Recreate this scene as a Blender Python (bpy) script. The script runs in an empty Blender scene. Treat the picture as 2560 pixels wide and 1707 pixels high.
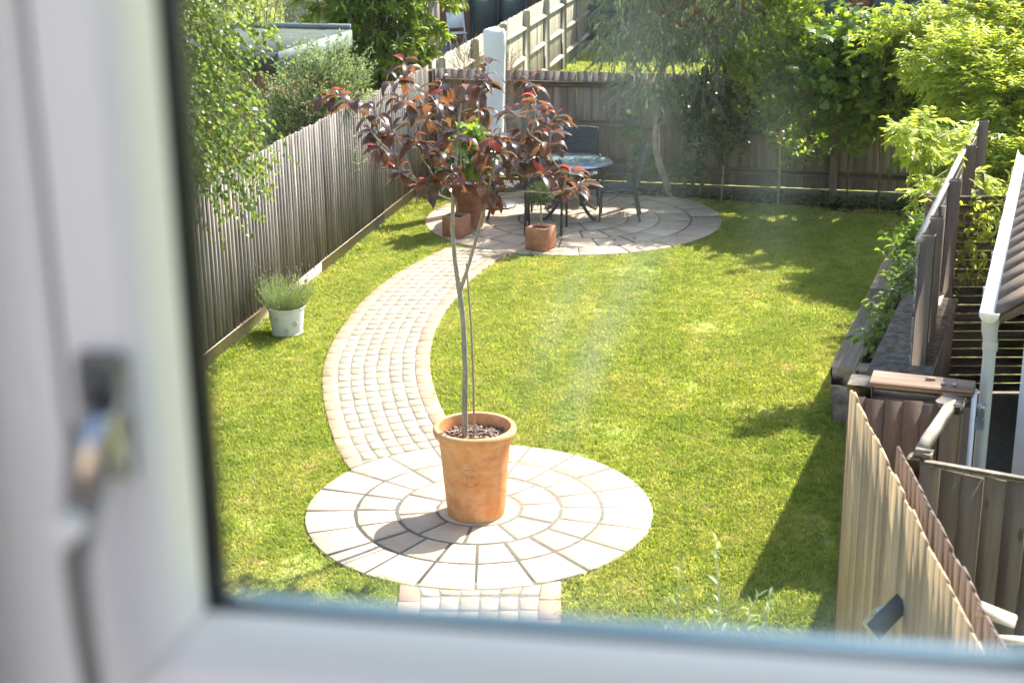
import bpy, math, random
import numpy as np
from mathutils import Vector, Matrix
R = math.radians
random.seed(7)
rng = np.random.default_rng(7)
scn = bpy.context.scene
col = scn.collection

# ------------------------------------------------------------------ camera
CAM = np.array((0.0, 0.0, 4.6))
PITCH, ROLL = 0.310921555, -0.011743097
cp, sp = math.cos(PITCH), math.sin(PITCH)
fw = Vector((0, cp, -sp)); rt0 = Vector((1, 0, 0)); up0 = rt0.cross(fw)
c_, s_ = math.cos(ROLL), math.sin(ROLL)
rt = c_ * rt0 + s_ * up0; up = -s_ * rt0 + c_ * up0
cam_d = bpy.data.cameras.new('camera'); cam = bpy.data.objects.new('camera', cam_d); col.objects.link(cam)
M = Matrix.Identity(4)
for i in range(3):
    M[i][0], M[i][1], M[i][2], M[i][3] = rt[i], up[i], -fw[i], CAM[i]
cam.matrix_world = M
cam_d.sensor_width = 36; cam_d.lens = 52.09
cam_d.clip_start = 0.02; cam_d.clip_end = 600
cam_d.dof.use_dof = True; cam_d.dof.focus_distance = 12.5; cam_d.dof.aperture_fstop = 3.8
scn.camera = cam

# ------------------------------------------------------------------ light
SUN_AZ, SUN_EL = R(47.7), R(49.6)           # azimuth from +Y towards +X
w = bpy.data.worlds.new('World'); scn.world = w; w.use_nodes = True
wn = w.node_tree; bg = wn.nodes['Background']
sky = wn.nodes.new('ShaderNodeTexSky'); sky.sky_type = 'NISHITA'; sky.sun_disc = False
sky.sun_elevation = SUN_EL; sky.sun_rotation = SUN_AZ; sky.air_density = 1.0; sky.dust_density = 1.5; sky.ozone_density = 1.0
wn.links.new(sky.outputs[0], bg.inputs[0]); bg.inputs[1].default_value = 0.13
sd = bpy.data.lights.new('sun', 'SUN'); sd.energy = 4.6; sd.angle = R(0.53); sd.color = (1.0, 0.95, 0.88)
so = bpy.data.objects.new('sun', sd); col.objects.link(so)
so.rotation_euler = Vector((-math.sin(SUN_AZ) * math.cos(SUN_EL), -math.cos(SUN_AZ) * math.cos(SUN_EL), -math.sin(SUN_EL))).to_track_quat('-Z', 'Y').to_euler()
scn.view_settings.view_transform = 'Standard'; scn.view_settings.look = 'None'
scn.view_settings.exposure = 1.65; scn.view_settings.gamma = 1.0; scn.view_settings.use_curve_mapping = False
scn.cycles.use_denoising = True
scn.cycles.use_adaptive_sampling = True; scn.cycles.adaptive_threshold = 0.02; scn.cycles.adaptive_min_samples = 16
scn.cycles.diffuse_bounces = 3; scn.cycles.glossy_bounces = 3; scn.cycles.max_bounces = 6; scn.cycles.transparent_max_bounces = 12; scn.cycles.transmission_bounces = 6
scn.cycles.sample_clamp_indirect = 8.0
scn.cycles.use_light_tree = False

# ------------------------------------------------------------------ materials
def new_mat(name):
    m = bpy.data.materials.new(name); m.use_nodes = True
    nt = m.node_tree; nt.nodes.clear()
    out = nt.nodes.new('ShaderNodeOutputMaterial')
    return m, nt, out
def N(nt, typ, ins=None, **kw):
    n = nt.nodes.new(typ)
    for k, v in kw.items(): setattr(n, k, v)
    for k, v in (ins or {}).items():
        if hasattr(v, 'node') : nt.links.new(v, n.inputs[k])
        else: n.inputs[k].default_value = v
    return n
def rgba(c): return (c[0], c[1], c[2], 1.0)
def ramp(nt, fac, stops, interp='LINEAR'):
    n = nt.nodes.new('ShaderNodeValToRGB'); cr = n.color_ramp; cr.interpolation = interp
    while len(cr.elements) < len(stops): cr.elements.new(0.5)
    for e, (p, c) in zip(cr.elements, stops):
        e.position = p; e.color = rgba(c) if not isinstance(c, float) else (c, c, c, 1)
    nt.links.new(fac, n.inputs[0]); return n.outputs[0]
def mixc(nt, fac, a, b, mode='MIX'):
    n = nt.nodes.new('ShaderNodeMix'); n.data_type = 'RGBA'; n.blend_type = mode
    for k, v in ((0, fac), (6, a), (7, b)):
        if hasattr(v, 'node'): nt.links.new(v, n.inputs[k])
        else: n.inputs[k].default_value = rgba(v) if isinstance(v, tuple) else v
    return n.outputs[2]
def noise(nt, vec, scale, detail=4, rough=0.55, dist=0.0):
    n = N(nt, 'ShaderNodeTexNoise', {'Scale': scale, 'Detail': detail, 'Roughness': rough, 'Distortion': dist})
    if vec is not None: nt.links.new(vec, n.inputs['Vector'])
    return n.outputs['Fac']
def mapping(nt, vec, scale=(1, 1, 1), loc=None):
    n = N(nt, 'ShaderNodeMapping', {'Scale': scale}); nt.links.new(vec, n.inputs['Vector'])
    if loc is not None: nt.links.new(loc, n.inputs['Location'])
    return n.outputs[0]
def math_(nt, op, a, b=0.0):
    n = nt.nodes.new('ShaderNodeMath'); n.operation = op
    for k, v in ((0, a), (1, b)):
        if hasattr(v, 'node'): nt.links.new(v, n.inputs[k])
        else: n.inputs[k].default_value = v
    return n.outputs[0]
def bump(nt, h, strength=0.3, dist=0.01):
    return N(nt, 'ShaderNodeBump', {'Height': h, 'Strength': strength, 'Distance': dist}).outputs[0]
def obj_coord(nt, rnd=True):
    t = nt.nodes.new('ShaderNodeTexCoord').outputs['Object']
    if rnd:
        r = nt.nodes.new('ShaderNodeObjectInfo').outputs['Random']
        cx = N(nt, 'ShaderNodeCombineXYZ', {0: math_(nt, 'MULTIPLY', r, 37.0), 1: math_(nt, 'MULTIPLY', r, 91.0), 2: math_(nt, 'MULTIPLY', r, 53.0)}).outputs[0]
        t = N(nt, 'ShaderNodeVectorMath', {0: t, 1: cx}, operation='ADD').outputs[0]
    return t
def world_pos(nt): return nt.nodes.new('ShaderNodeNewGeometry').outputs['Position']
def principled(nt, out, color, rough=0.7, normal=None, spec=0.4, metallic=0.0, **kw):
    b = N(nt, 'ShaderNodeBsdfPrincipled', {'Roughness': rough, 'Metallic': metallic, 'Specular IOR Level': spec})
    if hasattr(color, 'node'): nt.links.new(color, b.inputs['Base Color'])
    else: b.inputs['Base Color'].default_value = rgba(color)
    if normal is not None: nt.links.new(normal, b.inputs['Normal'])
    for k, v in kw.items(): b.inputs[k].default_value = v
    nt.links.new(b.outputs[0], out.inputs[0]); return b
def wood(name, dark, mid, light, grain=1.0, axis=2, stain=None, knots=False):
    m, nt, out = new_mat(name)
    v = obj_coord(nt)
    sc = [38 * grain] * 3; sc[axis] = 1.6
    g = noise(nt, mapping(nt, v, tuple(sc)), 1.0, 5, 0.65)
    sc2 = [9 * grain] * 3; sc2[axis] = 0.8
    g2 = noise(nt, mapping(nt, v, tuple(sc2)), 1.0, 3, 0.6)
    c = ramp(nt, g, [(0.28, dark), (0.5, mid), (0.72, light)])
    c = mixc(nt, 0.55, c, ramp(nt, g2, [(0.3, dark), (0.5, mid), (0.68, light)]))
    r = nt.nodes.new('ShaderNodeObjectInfo').outputs['Random']
    c = mixc(nt, 1.0, c, ramp(nt, r, [(0.0, (0.72, 0.70, 0.70)), (0.5, (1.0, 1.0, 1.0)), (1.0, (1.22, 1.16, 1.1))]), 'MULTIPLY')
    if stain:
        s = ramp(nt, noise(nt, mapping(nt, v, (3, 3, 1.1)), 1.0, 4, 0.6), [(0.5, 0.0), (0.7, 1.0)])
        c = mixc(nt, math_(nt, 'MULTIPLY', s, 0.7), c, stain)
    if knots:
        k = N(nt, 'ShaderNodeTexVoronoi', {'Scale': 1.0}, feature='F1'); nt.links.new(mapping(nt, v, (7, 7, 2.6)), k.inputs['Vector'])
        kk = ramp(nt, k.outputs['Distance'], [(0.07, 1.0), (0.13, 0.0)])
        c = mixc(nt, math_(nt, 'MULTIPLY', kk, 0.75), c, (dark[0] * .55, dark[1] * .5, dark[2] * .5))
    principled(nt, out, c, 0.85, bump(nt, g, 0.45, 0.004), 0.25)
    return m
def plain(name, color, rough=0.6, spec=0.4, metallic=0.0, vary=0.15, scale=6.0, bmp=0.15, rnd=True, **kw):
    m, nt, out = new_mat(name)
    v = obj_coord(nt, rnd)
    n1 = noise(nt, v, scale, 5, 0.6)
    lo = tuple(c * (1 - vary) for c in color); hi = tuple(min(1, c * (1 + vary)) for c in color)
    c = ramp(nt, n1, [(0.3, lo), (0.7, hi)])
    principled(nt, out, c, rough, bump(nt, noise(nt, v, scale * 9, 4, 0.6), bmp, 0.003) if bmp else None, spec, metallic, **kw)
    return m
def leaf_mat(name, stops, trans, tmix=0.4, rough=0.42, spec=0.4, objrand=False, back=None):
    """leaf: gloss + diffuse on the front, light coming through from behind"""
    m, nt, out = new_mat(name)
    f = nt.nodes.new('ShaderNodeObjectInfo').outputs['Random'] if objrand else N(nt, 'ShaderNodeAttribute', attribute_name='lv').outputs['Fac']
    c = ramp(nt, f, stops)
    b = N(nt, 'ShaderNodeBsdfPrincipled', {'Base Color': c, 'Roughness': rough, 'Specular IOR Level': spec})
    tc = mixc(nt, 1.0, ramp(nt, f, [(0.0, (0.75, 0.75, 0.75)), (1.0, (1.2, 1.15, 1.1))]), trans, 'MULTIPLY')
    t = N(nt, 'ShaderNodeBsdfTranslucent', {'Color': tc})
    mx = N(nt, 'ShaderNodeMixShader', {0: tmix, 1: b.outputs[0], 2: t.outputs[0]})
    nt.links.new(mx.outputs[0], out.inputs[0]); return m

MAT = {}
MAT['fence_left'] = wood('weathered grey featheredge', (.13, .112, .093), (.29, .262, .225), (.52, .485, .435), 1.0, 2, (.18, .16, .135))
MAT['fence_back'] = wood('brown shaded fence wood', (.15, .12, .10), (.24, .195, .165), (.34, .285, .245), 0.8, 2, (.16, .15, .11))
MAT['fence_tan'] = wood('tan featheredge', (.21, .135, .07), (.385, .275, .155), (.5, .38, .235), 0.8, 2, (.28, .195, .105))
MAT['fence_far'] = wood('green grey far fence', (.17, .155, .115), (.28, .26, .20), (.38, .355, .28), 0.8, 2)
MAT['rail'] = wood('sawn rail', (.26, .215, .16), (.42, .36, .28), (.58, .52, .42), 0.8, 0)
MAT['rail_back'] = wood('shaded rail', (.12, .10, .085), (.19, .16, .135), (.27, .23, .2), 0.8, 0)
MAT['gravel_board'] = wood('pale gravel board', (.42, .31, .21), (.60, .48, .36), (.72, .62, .50), 0.7, 0, (.45, .33, .22))
MAT['sleeper'] = wood('weathered sleeper', (.18, .13, .09), (.38, .295, .21), (.6, .5, .39), 0.7, 0)
MAT['sleeper_y'] = wood('weathered sleeper along', (.15, .105, .07), (.33, .25, .175), (.55, .45, .34), 0.7, 1)
MAT['post_dark'] = wood('grey brown screen post', (.085, .065, .05), (.155, .12, .093), (.23, .185, .15), 0.8, 2)
MAT['screen_slat'] = wood('silver slat', (.30, .28, .25), (.46, .43, .39), (.60, .57, .53), 0.8, 1)
MAT['board_grey'] = wood('grey brown knotty board', (.10, .075, .048), (.18, .14, .095), (.25, .205, .145), 0.8, 2, knots=True)  # colour darkened for the shadow the knotty panel lies in
MAT['board_red'] = wood('dark reddish board', (.075, .052, .04), (.13, .093, .07), (.18, .135, .105), 0.8, 2)
MAT['slat_dark'] = wood('brown horizontal slat', (.10, .07, .05), (.2, .15, .115), (.30, .24, .19), 0.8, 0)
MAT['rust_plank'] = wood('rust stained plank', (.16, .09, .06), (.29, .2, .145), (.4, .32, .26), 0.6, 0, (.30, .15, .08))
MAT['sawn_pale'] = wood('pale split timber', (.13, .10, .075), (.3, .255, .2), (.47, .42, .35), 0.8, 1)
MAT['shed_wood'] = wood('brown shed cladding', (.12, .06, .03), (.22, .115, .06), (.3, .17, .09), 0.8, 2)

def slab_mat(name, a, b, c, stain):
    m, nt, out = new_mat(name)
    v = obj_coord(nt)
    n1 = noise(nt, v, 2.2, 5, 0.6); n2 = noise(nt, mapping(nt, v, (1, 5, 1)), 5, 5, 0.65, 0.6); n3 = noise(nt, v, 60, 3, 0.6)
    cc = ramp(nt, n1, [(0.3, a), (0.55, b), (0.75, c)])
    cc = mixc(nt, ramp(nt, n2, [(0.54, 0.0), (0.72, 0.7)]), cc, stain)
    cc = mixc(nt, ramp(nt, n3, [(0.62, 0.0), (0.75, 0.35)]), cc, (stain[0] * .6, stain[1] * .6, stain[2] * .6))
    r = nt.nodes.new('ShaderNodeObjectInfo').outputs['Random']
    cc = mixc(nt, 1.0, cc, ramp(nt, r, [(0.0, (0.86, 0.85, 0.83)), (0.5, (1.0, 0.99, 0.97)), (1.0, (1.1, 1.07, 1.0))]), 'MULTIPLY')
    principled(nt, out, cc, 0.8, bump(nt, mixc(nt, 0.4, n2, n3), 0.35, 0.006), 0.3)
    return m
MAT['slab'] = slab_mat('riven buff slab', (.46, .345, .24), (.54, .42, .305), (.59, .475, .36), (.42, .27, .165))
MAT['sett'] = slab_mat('pale sett', (.29, .24, .165), (.385, .33, .245), (.46, .405, .31), (.34, .25, .135))
MAT['edging'] = slab_mat('pinkish edging block', (.32, .22, .145), (.385, .275, .19), (.43, .32, .23), (.28, .18, .115))
MAT['mortar'] = plain('grey joint sand', (.175, .158, .132), 0.95, 0.1, 0, 0.25, 30, 0.5, False)
MAT['soil'] = plain('dark soil', (.045, .034, .025), 0.95, 0.1, 0, 0.5, 12, 0.8, False)
MAT['bark_chip'] = wood('bark chip', (.10, .06, .045), (.24, .17, .13), (.5, .42, .35), 2.0, 0)

def terracotta(name, base, pale, dark, sc=1.0):
    m, nt, out = new_mat(name)
    v = obj_coord(nt, False)
    n1 = noise(nt, mapping(nt, v, (3, 3, 7)), 1.2 * sc, 5, 0.6, 0.5); n2 = noise(nt, v, 14 * sc, 5, 0.65); n3 = noise(nt, mapping(nt, v, (9, 9, 1.2)), 1.0, 4, 0.6)
    c = ramp(nt, n1, [(0.3, dark), (0.5, base), (0.72, pale)])
    c = mixc(nt, ramp(nt, n2, [(0.45, 0.0), (0.72, 0.7)]), c, (pale[0], pale[1] * 1.12, pale[2] * 1.3))
    c = mixc(nt, ramp(nt, n3, [(0.6, 0.0), (0.72, 0.45)]), c, dark)
    principled(nt, out, c, 0.75, bump(nt, n2, 0.2, 0.003), 0.3); return m
MAT['terracotta'] = terracotta('orange terracotta', (.62, .27, .10), (.66, .38, .19), (.54, .205, .07))
MAT['terracotta_cube'] = terracotta('brown terracotta', (.43, .19, .105), (.5, .27, .17), (.34, .14, .08))
MAT['white_metal'] = plain('white enamel bucket', (.68, .68, .64), 0.4, 0.5, 0, 0.08, 8, 0.05)
MAT['upvc'] = plain('white upvc', (.87, .84, .79), 0.35, 0.5, 0, 0.02, 3, 0.0)
MAT['gasket'] = plain('black rubber gasket', (.012, .013, .016), 0.5, 0.4, 0, 0.1, 10, 0.0)
MAT['spacer'] = plain('sky tinted spacer bar', (.30, .46, .60), 0.28, 0.5, 0.85, 0.03, 10, 0.0)  # blue of the reflected sky put into the metal colour
MAT['chrome'] = plain('dark nickel handle', (.5, .485, .475), 0.22, 0.5, 1.0, 0.05, 10, 0.0)
MAT['chrome_bright'] = plain('polished lock button', (.75, .74, .70), 0.2, 0.5, 1.0, 0.03, 10, 0.0)
MAT['render'] = plain('white painted render', (.66, .655, .64), 0.85, 0.2, 0, 0.08, 3, 0.3)
MAT['room_paint'] = plain('warm room paint', (.50, .42, .33), 0.9, 0.1, 0, 0.05, 3, 0.0)
MAT['plastic_white'] = plain('white plastic gutter', (.74, .74, .73), 0.4, 0.4, 0, 0.05, 6, 0.0)
MAT['plastic_grey'] = plain('grey plastic drainpipe', (.42, .425, .42), 0.5, 0.4, 0, 0.08, 6, 0.05)
MAT['roof_tile'] = plain('brown roof tile', (.125, .092, .07), 0.85, 0.2, 0, 0.3, 8, 0.5)
MAT['dark_metal'] = plain('dark green grey metal', (.035, .045, .05), 0.45, 0.5, 0.3, 0.2, 10, 0.1)
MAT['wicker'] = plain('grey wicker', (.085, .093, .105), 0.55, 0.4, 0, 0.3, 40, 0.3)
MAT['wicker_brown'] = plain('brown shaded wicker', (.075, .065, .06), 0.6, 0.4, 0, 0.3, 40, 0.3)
MAT['cover_white'] = plain('white fabric cover', (.78, .755, .72), 0.8, 0.2, 0, 0.04, 4, 0.1)
MAT['shed_roof'] = plain('pale grey roofing felt', (.085, .10, .088), 0.95, 0.05, 0, 0.15, 5, 0.3)
MAT['shed_fascia'] = plain('sage grey fascia', (.22, .255, .24), 0.6, 0.3, 0, 0.06, 4, 0.05)
MAT['shed_dark'] = plain('dark grey fascia', (.07, .08, .085), 0.6, 0.3, 0, 0.06, 4, 0.05)
MAT['black_cover'] = plain('black plastic cover', (.02, .022, .026), 0.45, 0.5, 0, 0.3, 6, 0.3)
MAT['upvc_grey'] = plain('anthracite frame', (.055, .06, .068), 0.45, 0.5, 0, 0.05, 5, 0.0)
MAT['brass'] = plain('brass handle', (.6, .5, .25), 0.3, 0.5, 1.0, 0.1, 10, 0.0)
MAT['steel'] = plain('galvanised latch', (.35, .38, .4), 0.4, 0.5, 0.8, 0.2, 20, 0.1)
MAT['blue_grey'] = plain('worn blue grey paint', (.09, .115, .13), 0.7, 0.3, 0, 0.3, 10, 0.2)
MAT['bare_ply'] = plain('bare plywood', (.5, .44, .3), 0.8, 0.2, 0, 0.15, 10, 0.2)
MAT['moss_top'] = plain('mossy grey felt top', (.15, .125, .10), 0.9, 0.2, 0, 0.55, 14, 0.6)
MAT['brick'] = plain('red brick', (.30, .115, .075), 0.85, 0.2, 0, 0.25, 20, 0.4)
MAT['cane'] = wood('bamboo cane', (.2, .14, .1), (.32, .24, .17), (.42, .33, .24), 1.0, 2)
MAT['lavender_flower'] = plain('faded lavender flower', (.22, .14, .2), 0.8, 0.2, 0, 0.3, 20, 0.0)

def brick_wall_mat():
    m, nt, out = new_mat('brick wall'); v = nt.nodes.new('ShaderNodeTexCoord').outputs['Object']
    mp = N(nt, 'ShaderNodeMapping', {'Rotation': (R(90), 0, 0)}); nt.links.new(v, mp.inputs['Vector'])
    b = N(nt, 'ShaderNodeTexBrick', {'Color1': (.26, .10, .07, 1), 'Color2': (.33, .14, .09, 1), 'Mortar': (.34, .30, .26, 1), 'Scale': 1.0, 'Mortar Size': 0.006, 'Brick Width': 0.225, 'Row Height': 0.075})
    nt.links.new(mp.outputs[0], b.inputs['Vector'])
    c = mixc(nt, 0.35, b.outputs['Color'], ramp(nt, noise(nt, v, 2.0), [(.3, (.18, .08, .06)), (.7, (.36, .17, .11))]))
    principled(nt, out, c, 0.9, None, 0.2); return m
MAT['brick_wall'] = brick_wall_mat()

def bark(name, dark, mid, light, sc=30, sz=6):
    m, nt, out = new_mat(name); v = nt.nodes.new('ShaderNodeTexCoord').outputs['Object']
    n1 = noise(nt, mapping(nt, v, (sc, sc, sz)), 1.0, 5, 0.65); n2 = noise(nt, v, 3.5, 3)
    c = mixc(nt, 0.4, ramp(nt, n1, [(.3, dark), (.5, mid), (.7, light)]), ramp(nt, n2, [(.35, dark), (.65, light)]))
    principled(nt, out, c, 0.85, bump(nt, n1, 0.5, 0.004), 0.2); return m
MAT['bark_grey'] = bark('lichen grey bark', (.15, .135, .095), (.27, .245, .18), (.4, .375, .29), 60, 25)
MAT['bark_euc'] = bark('pale peeling bark', (.20, .15, .12), (.42, .34, .28), (.55, .47, .40), 14, 4)
MAT['bark_birch'] = bark('brown twig bark', (.12, .08, .06), (.24, .17, .12), (.38, .3, .24))
MAT['bark_dark'] = bark('dark stem bark', (.07, .055, .04), (.13, .10, .075), (.2, .16, .12))
MAT['stem_pale'] = bark('pale young stem', (.28, .24, .14), (.4, .35, .2), (.5, .45, .28))

MAT['leaf_red'] = leaf_mat('purple red leaf', [(0.0, (.024, .017, .019)), (0.6, (.040, .024, .024)), (0.88, (.062, .028, .022)), (1.0, (.12, .038, .025))], (.31, .125, .05), 0.36, 0.32, 0.65, True)
MAT['leaf_new'] = leaf_mat('young red leaf', [(0.0, (.20, .04, .03)), (1.0, (.32, .06, .04))], (.55, .10, .06), 0.45, 0.35, 0.5, True)
MAT['leaf_birch'] = leaf_mat('birch leaf', [(0.0, (.045, .10, .03)), (0.7, (.085, .16, .035)), (0.93, (.14, .2, .03)), (1.0, (.34, .30, .03))], (.30, .42, .045), 0.42, 0.34, 0.55)
MAT['leaf_olive'] = leaf_mat('grey green leaf', [(0.0, (.12, .19, .065)), (0.6, (.23, .32, .13)), (1.0, (.40, .48, .24))], (.40, .50, .16), 0.35, 0.5, 0.4)
MAT['leaf_loquat'] = leaf_mat('long glossy leaf', [(0.0, (.035, .085, .022)), (0.6, (.08, .165, .03)), (1.0, (.2, .29, .04))], (.42, .55, .035), 0.42, 0.33, 0.55)
MAT['leaf_wispy'] = leaf_mat('wispy grey green leaf', [(0.0, (.06, .10, .045)), (1.0, (.17, .23, .11))], (.2, .28, .09), 0.35, 0.5, 0.4)
MAT['leaf_euc'] = leaf_mat('narrow gum leaf', [(0.0, (.06, .10, .085)), (0.6, (.10, .15, .11)), (0.9, (.14, .17, .06)), (0.955, (.24, .2, .05)), (0.97, (.36, .05, .035)), (1.0, (.45, .07, .04))], (.30, .40, .17), 0.40, 0.42, 0.5)
MAT['leaf_apple'] = leaf_mat('mid green oval leaf', [(0.0, (.05, .11, .028)), (0.7, (.12, .21, .04)), (1.0, (.25, .33, .06))], (.58, .70, .06), 0.5, 0.38, 0.5)
MAT['leaf_laurel'] = leaf_mat('dark rosette leaf', [(0.0, (.025, .06, .022)), (0.8, (.05, .10, .03)), (1.0, (.09, .14, .04))], (.12, .2, .03), 0.3, 0.33, 0.55)
MAT['leaf_vine'] = leaf_mat('lobed vine leaf', [(0.0, (.03, .075, .028)), (0.7, (.06, .125, .035)), (0.95, (.14, .19, .04)), (1.0, (.3, .27, .05))], (.42, .6, .045), 0.45, 0.42, 0.4)
MAT['leaf_wist'] = leaf_mat('yellow green leaflet', [(0.0, (.09, .18, .025)), (0.55, (.20, .30, .035)), (1.0, (.38, .43, .06))], (.70, .78, .08), 0.54, 0.42, 0.4)
MAT['leaf_fig'] = leaf_mat('bright green leaf', [(0.0, (.08, .16, .03)), (1.0, (.17, .28, .04))], (.4, .55, .04), 0.48, 0.4, 0.4)
MAT['leaf_topiary'] = leaf_mat('small topiary leaf', [(0.0, (.035, .07, .025)), (1.0, (.10, .14, .05))], (.15, .22, .04), 0.3, 0.45, 0.4)
MAT['leaf_lav'] = leaf_mat('lavender leaf', [(0.0, (.13, .25, .07)), (1.0, (.27, .40, .14))], (.36, .55, .11), 0.35, 0.55, 0.3)
MAT['leaf_rust'] = leaf_mat('rusty dry leaf', [(0.0, (.12, .07, .03)), (0.6, (.2, .11, .05)), (1.0, (.14, .17, .05))], (.3, .17, .05), 0.35, 0.6, 0.2)
MAT['leaf_bed'] = leaf_mat('bed plant leaf', [(0.0, (.05, .10, .025)), (0.7, (.10, .175, .04)), (1.0, (.22, .22, .07))], (.28, .4, .04), 0.4, 0.45, 0.4)
MAT['leaf_fore'] = leaf_mat('pale silvery leaf', [(0.0, (.16, .24, .10)), (1.0, (.34, .40, .22))], (.42, .5, .18), 0.4, 0.45, 0.4)

def grass_mat(name, blades):
    m, nt, out = new_mat(name); v = world_pos(nt)
    big = noise(nt, v, 0.9, 4, 0.6, 0.4); mid = noise(nt, v, 4.0, 4, 0.65); fine = noise(nt, v, 22.0, 3, 0.6)
    c = ramp(nt, big, [(0.3, (.20, .285, .035)), (0.5, (.315, .38, .068)), (0.68, (.42, .43, .115))])
    c = mixc(nt, 0.45, c, ramp(nt, mid, [(0.32, (.18, .275, .032)), (0.5, (.325, .385, .072)), (0.66, (.46, .45, .16))]))
    dry = math_(nt, 'MULTIPLY', ramp(nt, mid, [(0.60, 0.0), (0.72, 1.0)]), ramp(nt, big, [(0.42, 0.0), (0.62, 1.0)]))
    mp = N(nt, 'ShaderNodeMapping', {'Rotation': (0, 0, R(-18)), 'Scale': (2.6, .22, 1)}); nt.links.new(v, mp.inputs['Vector'])
    lines = noise(nt, mp.outputs[0], 1.0, 4, 0.7, 0.3)
    c = mixc(nt, math_(nt, 'MULTIPLY', ramp(nt, lines, [(0.5, 0.0), (0.7, 1.0)]), 0.45), c, (.47, .45, .15))
    c = mixc(nt, math_(nt, 'MULTIPLY', dry, 0.85), c, (.52, .43, .25))
    c = mixc(nt, 1.0, c, ramp(nt, fine, [(0.3, (.72, .76, .7)), (0.7, (1.25, 1.2, 1.25))]), 'MULTIPLY')
    if blades:
        r = nt.nodes.new('ShaderNodeObjectInfo').outputs['Random']
        c = mixc(nt, 1.0, c, ramp(nt, r, [(0.0, (.75, .8, .7)), (1.0, (1.2, 1.15, 1.25))]), 'MULTIPLY')
        b = N(nt, 'ShaderNodeBsdfPrincipled', {'Base Color': c, 'Roughness': 0.5, 'Specular IOR Level': 0.3})
        t = N(nt, 'ShaderNodeBsdfTranslucent', {'Color': mixc(nt, 1.0, c, (1.55, 1.42, 0.85), 'MULTIPLY')})
        mx = N(nt, 'ShaderNodeMixShader', {0: 0.5, 1: b.outputs[0], 2: t.outputs[0]}); nt.links.new(mx.outputs[0], out.inputs[0])
    else:
        c = mixc(nt, 0.3, c, (.22, .19, .08))
        principled(nt, out, c, 0.95, bump(nt, noise(nt, v, 70, 4, 0.7), 0.9, 0.02), 0.1)
    return m
MAT['grass'] = grass_mat('grass blades', True)
MAT['lawn'] = grass_mat('lawn turf', False)

def glass_pane_mat():
    """clear double glazing with smears, glare and a haze veil painted on it"""
    m, nt, out = new_mat('window glass')
    v = nt.nodes.new('ShaderNodeTexCoord').outputs['Object']
    tr = N(nt, 'ShaderNodeBsdfTransparent', {'Color': (0.965, 0.98, 0.975, 1)})
    gl = N(nt, 'ShaderNodeBsdfGlossy', {'Color': (1, 1, 1, 1), 'Roughness': 0.0})
    fr = N(nt, 'ShaderNodeFresnel', {'IOR': 1.14})
    base = N(nt, 'ShaderNodeMixShader', {0: fr.outputs[0], 1: tr.outputs[0], 2: gl.outputs[0]})
    sep = N(nt, 'ShaderNodeSeparateXYZ', {0: v})
    X, Z = sep.outputs[0], sep.outputs[2]
    def blob(cx, cz, rx, rz, tilt=0.0):
        dx = math_(nt, 'SUBTRACT', X, cx); dz = math_(nt, 'SUBTRACT', Z, cz)
        dx = math_(nt, 'ADD', dx, math_(nt, 'MULTIPLY', dz, tilt))
        a = math_(nt, 'POWER', math_(nt, 'DIVIDE', dx, rx), 2.0); b = math_(nt, 'POWER', math_(nt, 'DIVIDE', dz, rz), 2.0)
        return math_(nt, 'EXPONENT', math_(nt, 'MULTIPLY', math_(nt, 'ADD', a, b), -1.0))
    f = None
    for (cx, cz, rx, rz, tilt, k) in SMEAR_GLARE:
        g = math_(nt, 'MULTIPLY', blob(cx, cz, rx, rz, tilt), k)
        f = g if f is None else math_(nt, 'ADD', f, g)
    streak = ramp(nt, noise(nt, mapping(nt, v, (26, 1, 3)), 1.0, 4, 0.55, 0.8), [(0.3, 0.35), (0.7, 1.0)])
    f = math_(nt, 'ADD', math_(nt, 'MULTIPLY', f, streak), GLASS_VEIL)
    film = N(nt, 'ShaderNodeBsdfTranslucent', {'Color': (0.80, 0.88, 0.95, 1)})
    mx = N(nt, 'ShaderNodeMixShader', {0: f, 1: base.outputs[0], 2: film.outputs[0]})
    nt.links.new(mx.outputs[0], out.inputs[0]); return m
# smears and painted glare: x, z on the pane (metres, local), half sizes, lean, strength
GLASS_VEIL = 0.0015  # even painted haze over the whole pane, lifts the darks behind it
SMEAR_GLARE = [(-0.070, -0.095, 0.018, 0.060, 0.05, 0.13), (-0.060, -0.140, 0.030, 0.035, 0.0, 0.06), (0.003, -0.150, 0.014, 0.045, 0.0, 0.09),
                (-0.080, -0.235, 0.010, 0.055, -0.42, 0.26), (-0.104, -0.225, 0.007, 0.045, -0.42, 0.18), (-0.127, -0.124, 0.010, 0.005, 0.0, 0.20), (-0.07, -0.412, 0.35, 0.020, 0.0, 0.14)]
MAT['glass'] = glass_pane_mat()
def clear_glass(name, tint, refl=1.45, body=0.0, bodycol=(.3, .4, .4)):
    m, nt, out = new_mat(name)
    tr = N(nt, 'ShaderNodeBsdfTransparent', {'Color': rgba(tint)}); gl = N(nt, 'ShaderNodeBsdfGlossy', {'Color': (1, 1, 1, 1), 'Roughness': 0.06})
    a = N(nt, 'ShaderNodeMixShader', {0: body, 1: tr.outputs[0], 2: N(nt, 'ShaderNodeBsdfDiffuse', {'Color': rgba(bodycol)}).outputs[0]})
    fr = N(nt, 'ShaderNodeFresnel', {'IOR': refl})
    mx = N(nt, 'ShaderNodeMixShader', {0: fr.outputs[0], 1: a.outputs[0], 2: gl.outputs[0]}); nt.links.new(mx.outputs[0], out.inputs[0]); return m
MAT['glass_outer'] = clear_glass('outer clear pane', (.985, .99, .985), 1.08)
MAT['table_glass'] = clear_glass('frosted table glass', (.75, .88, .85), 1.6, 0.55, (.42, .56, .54))
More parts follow.
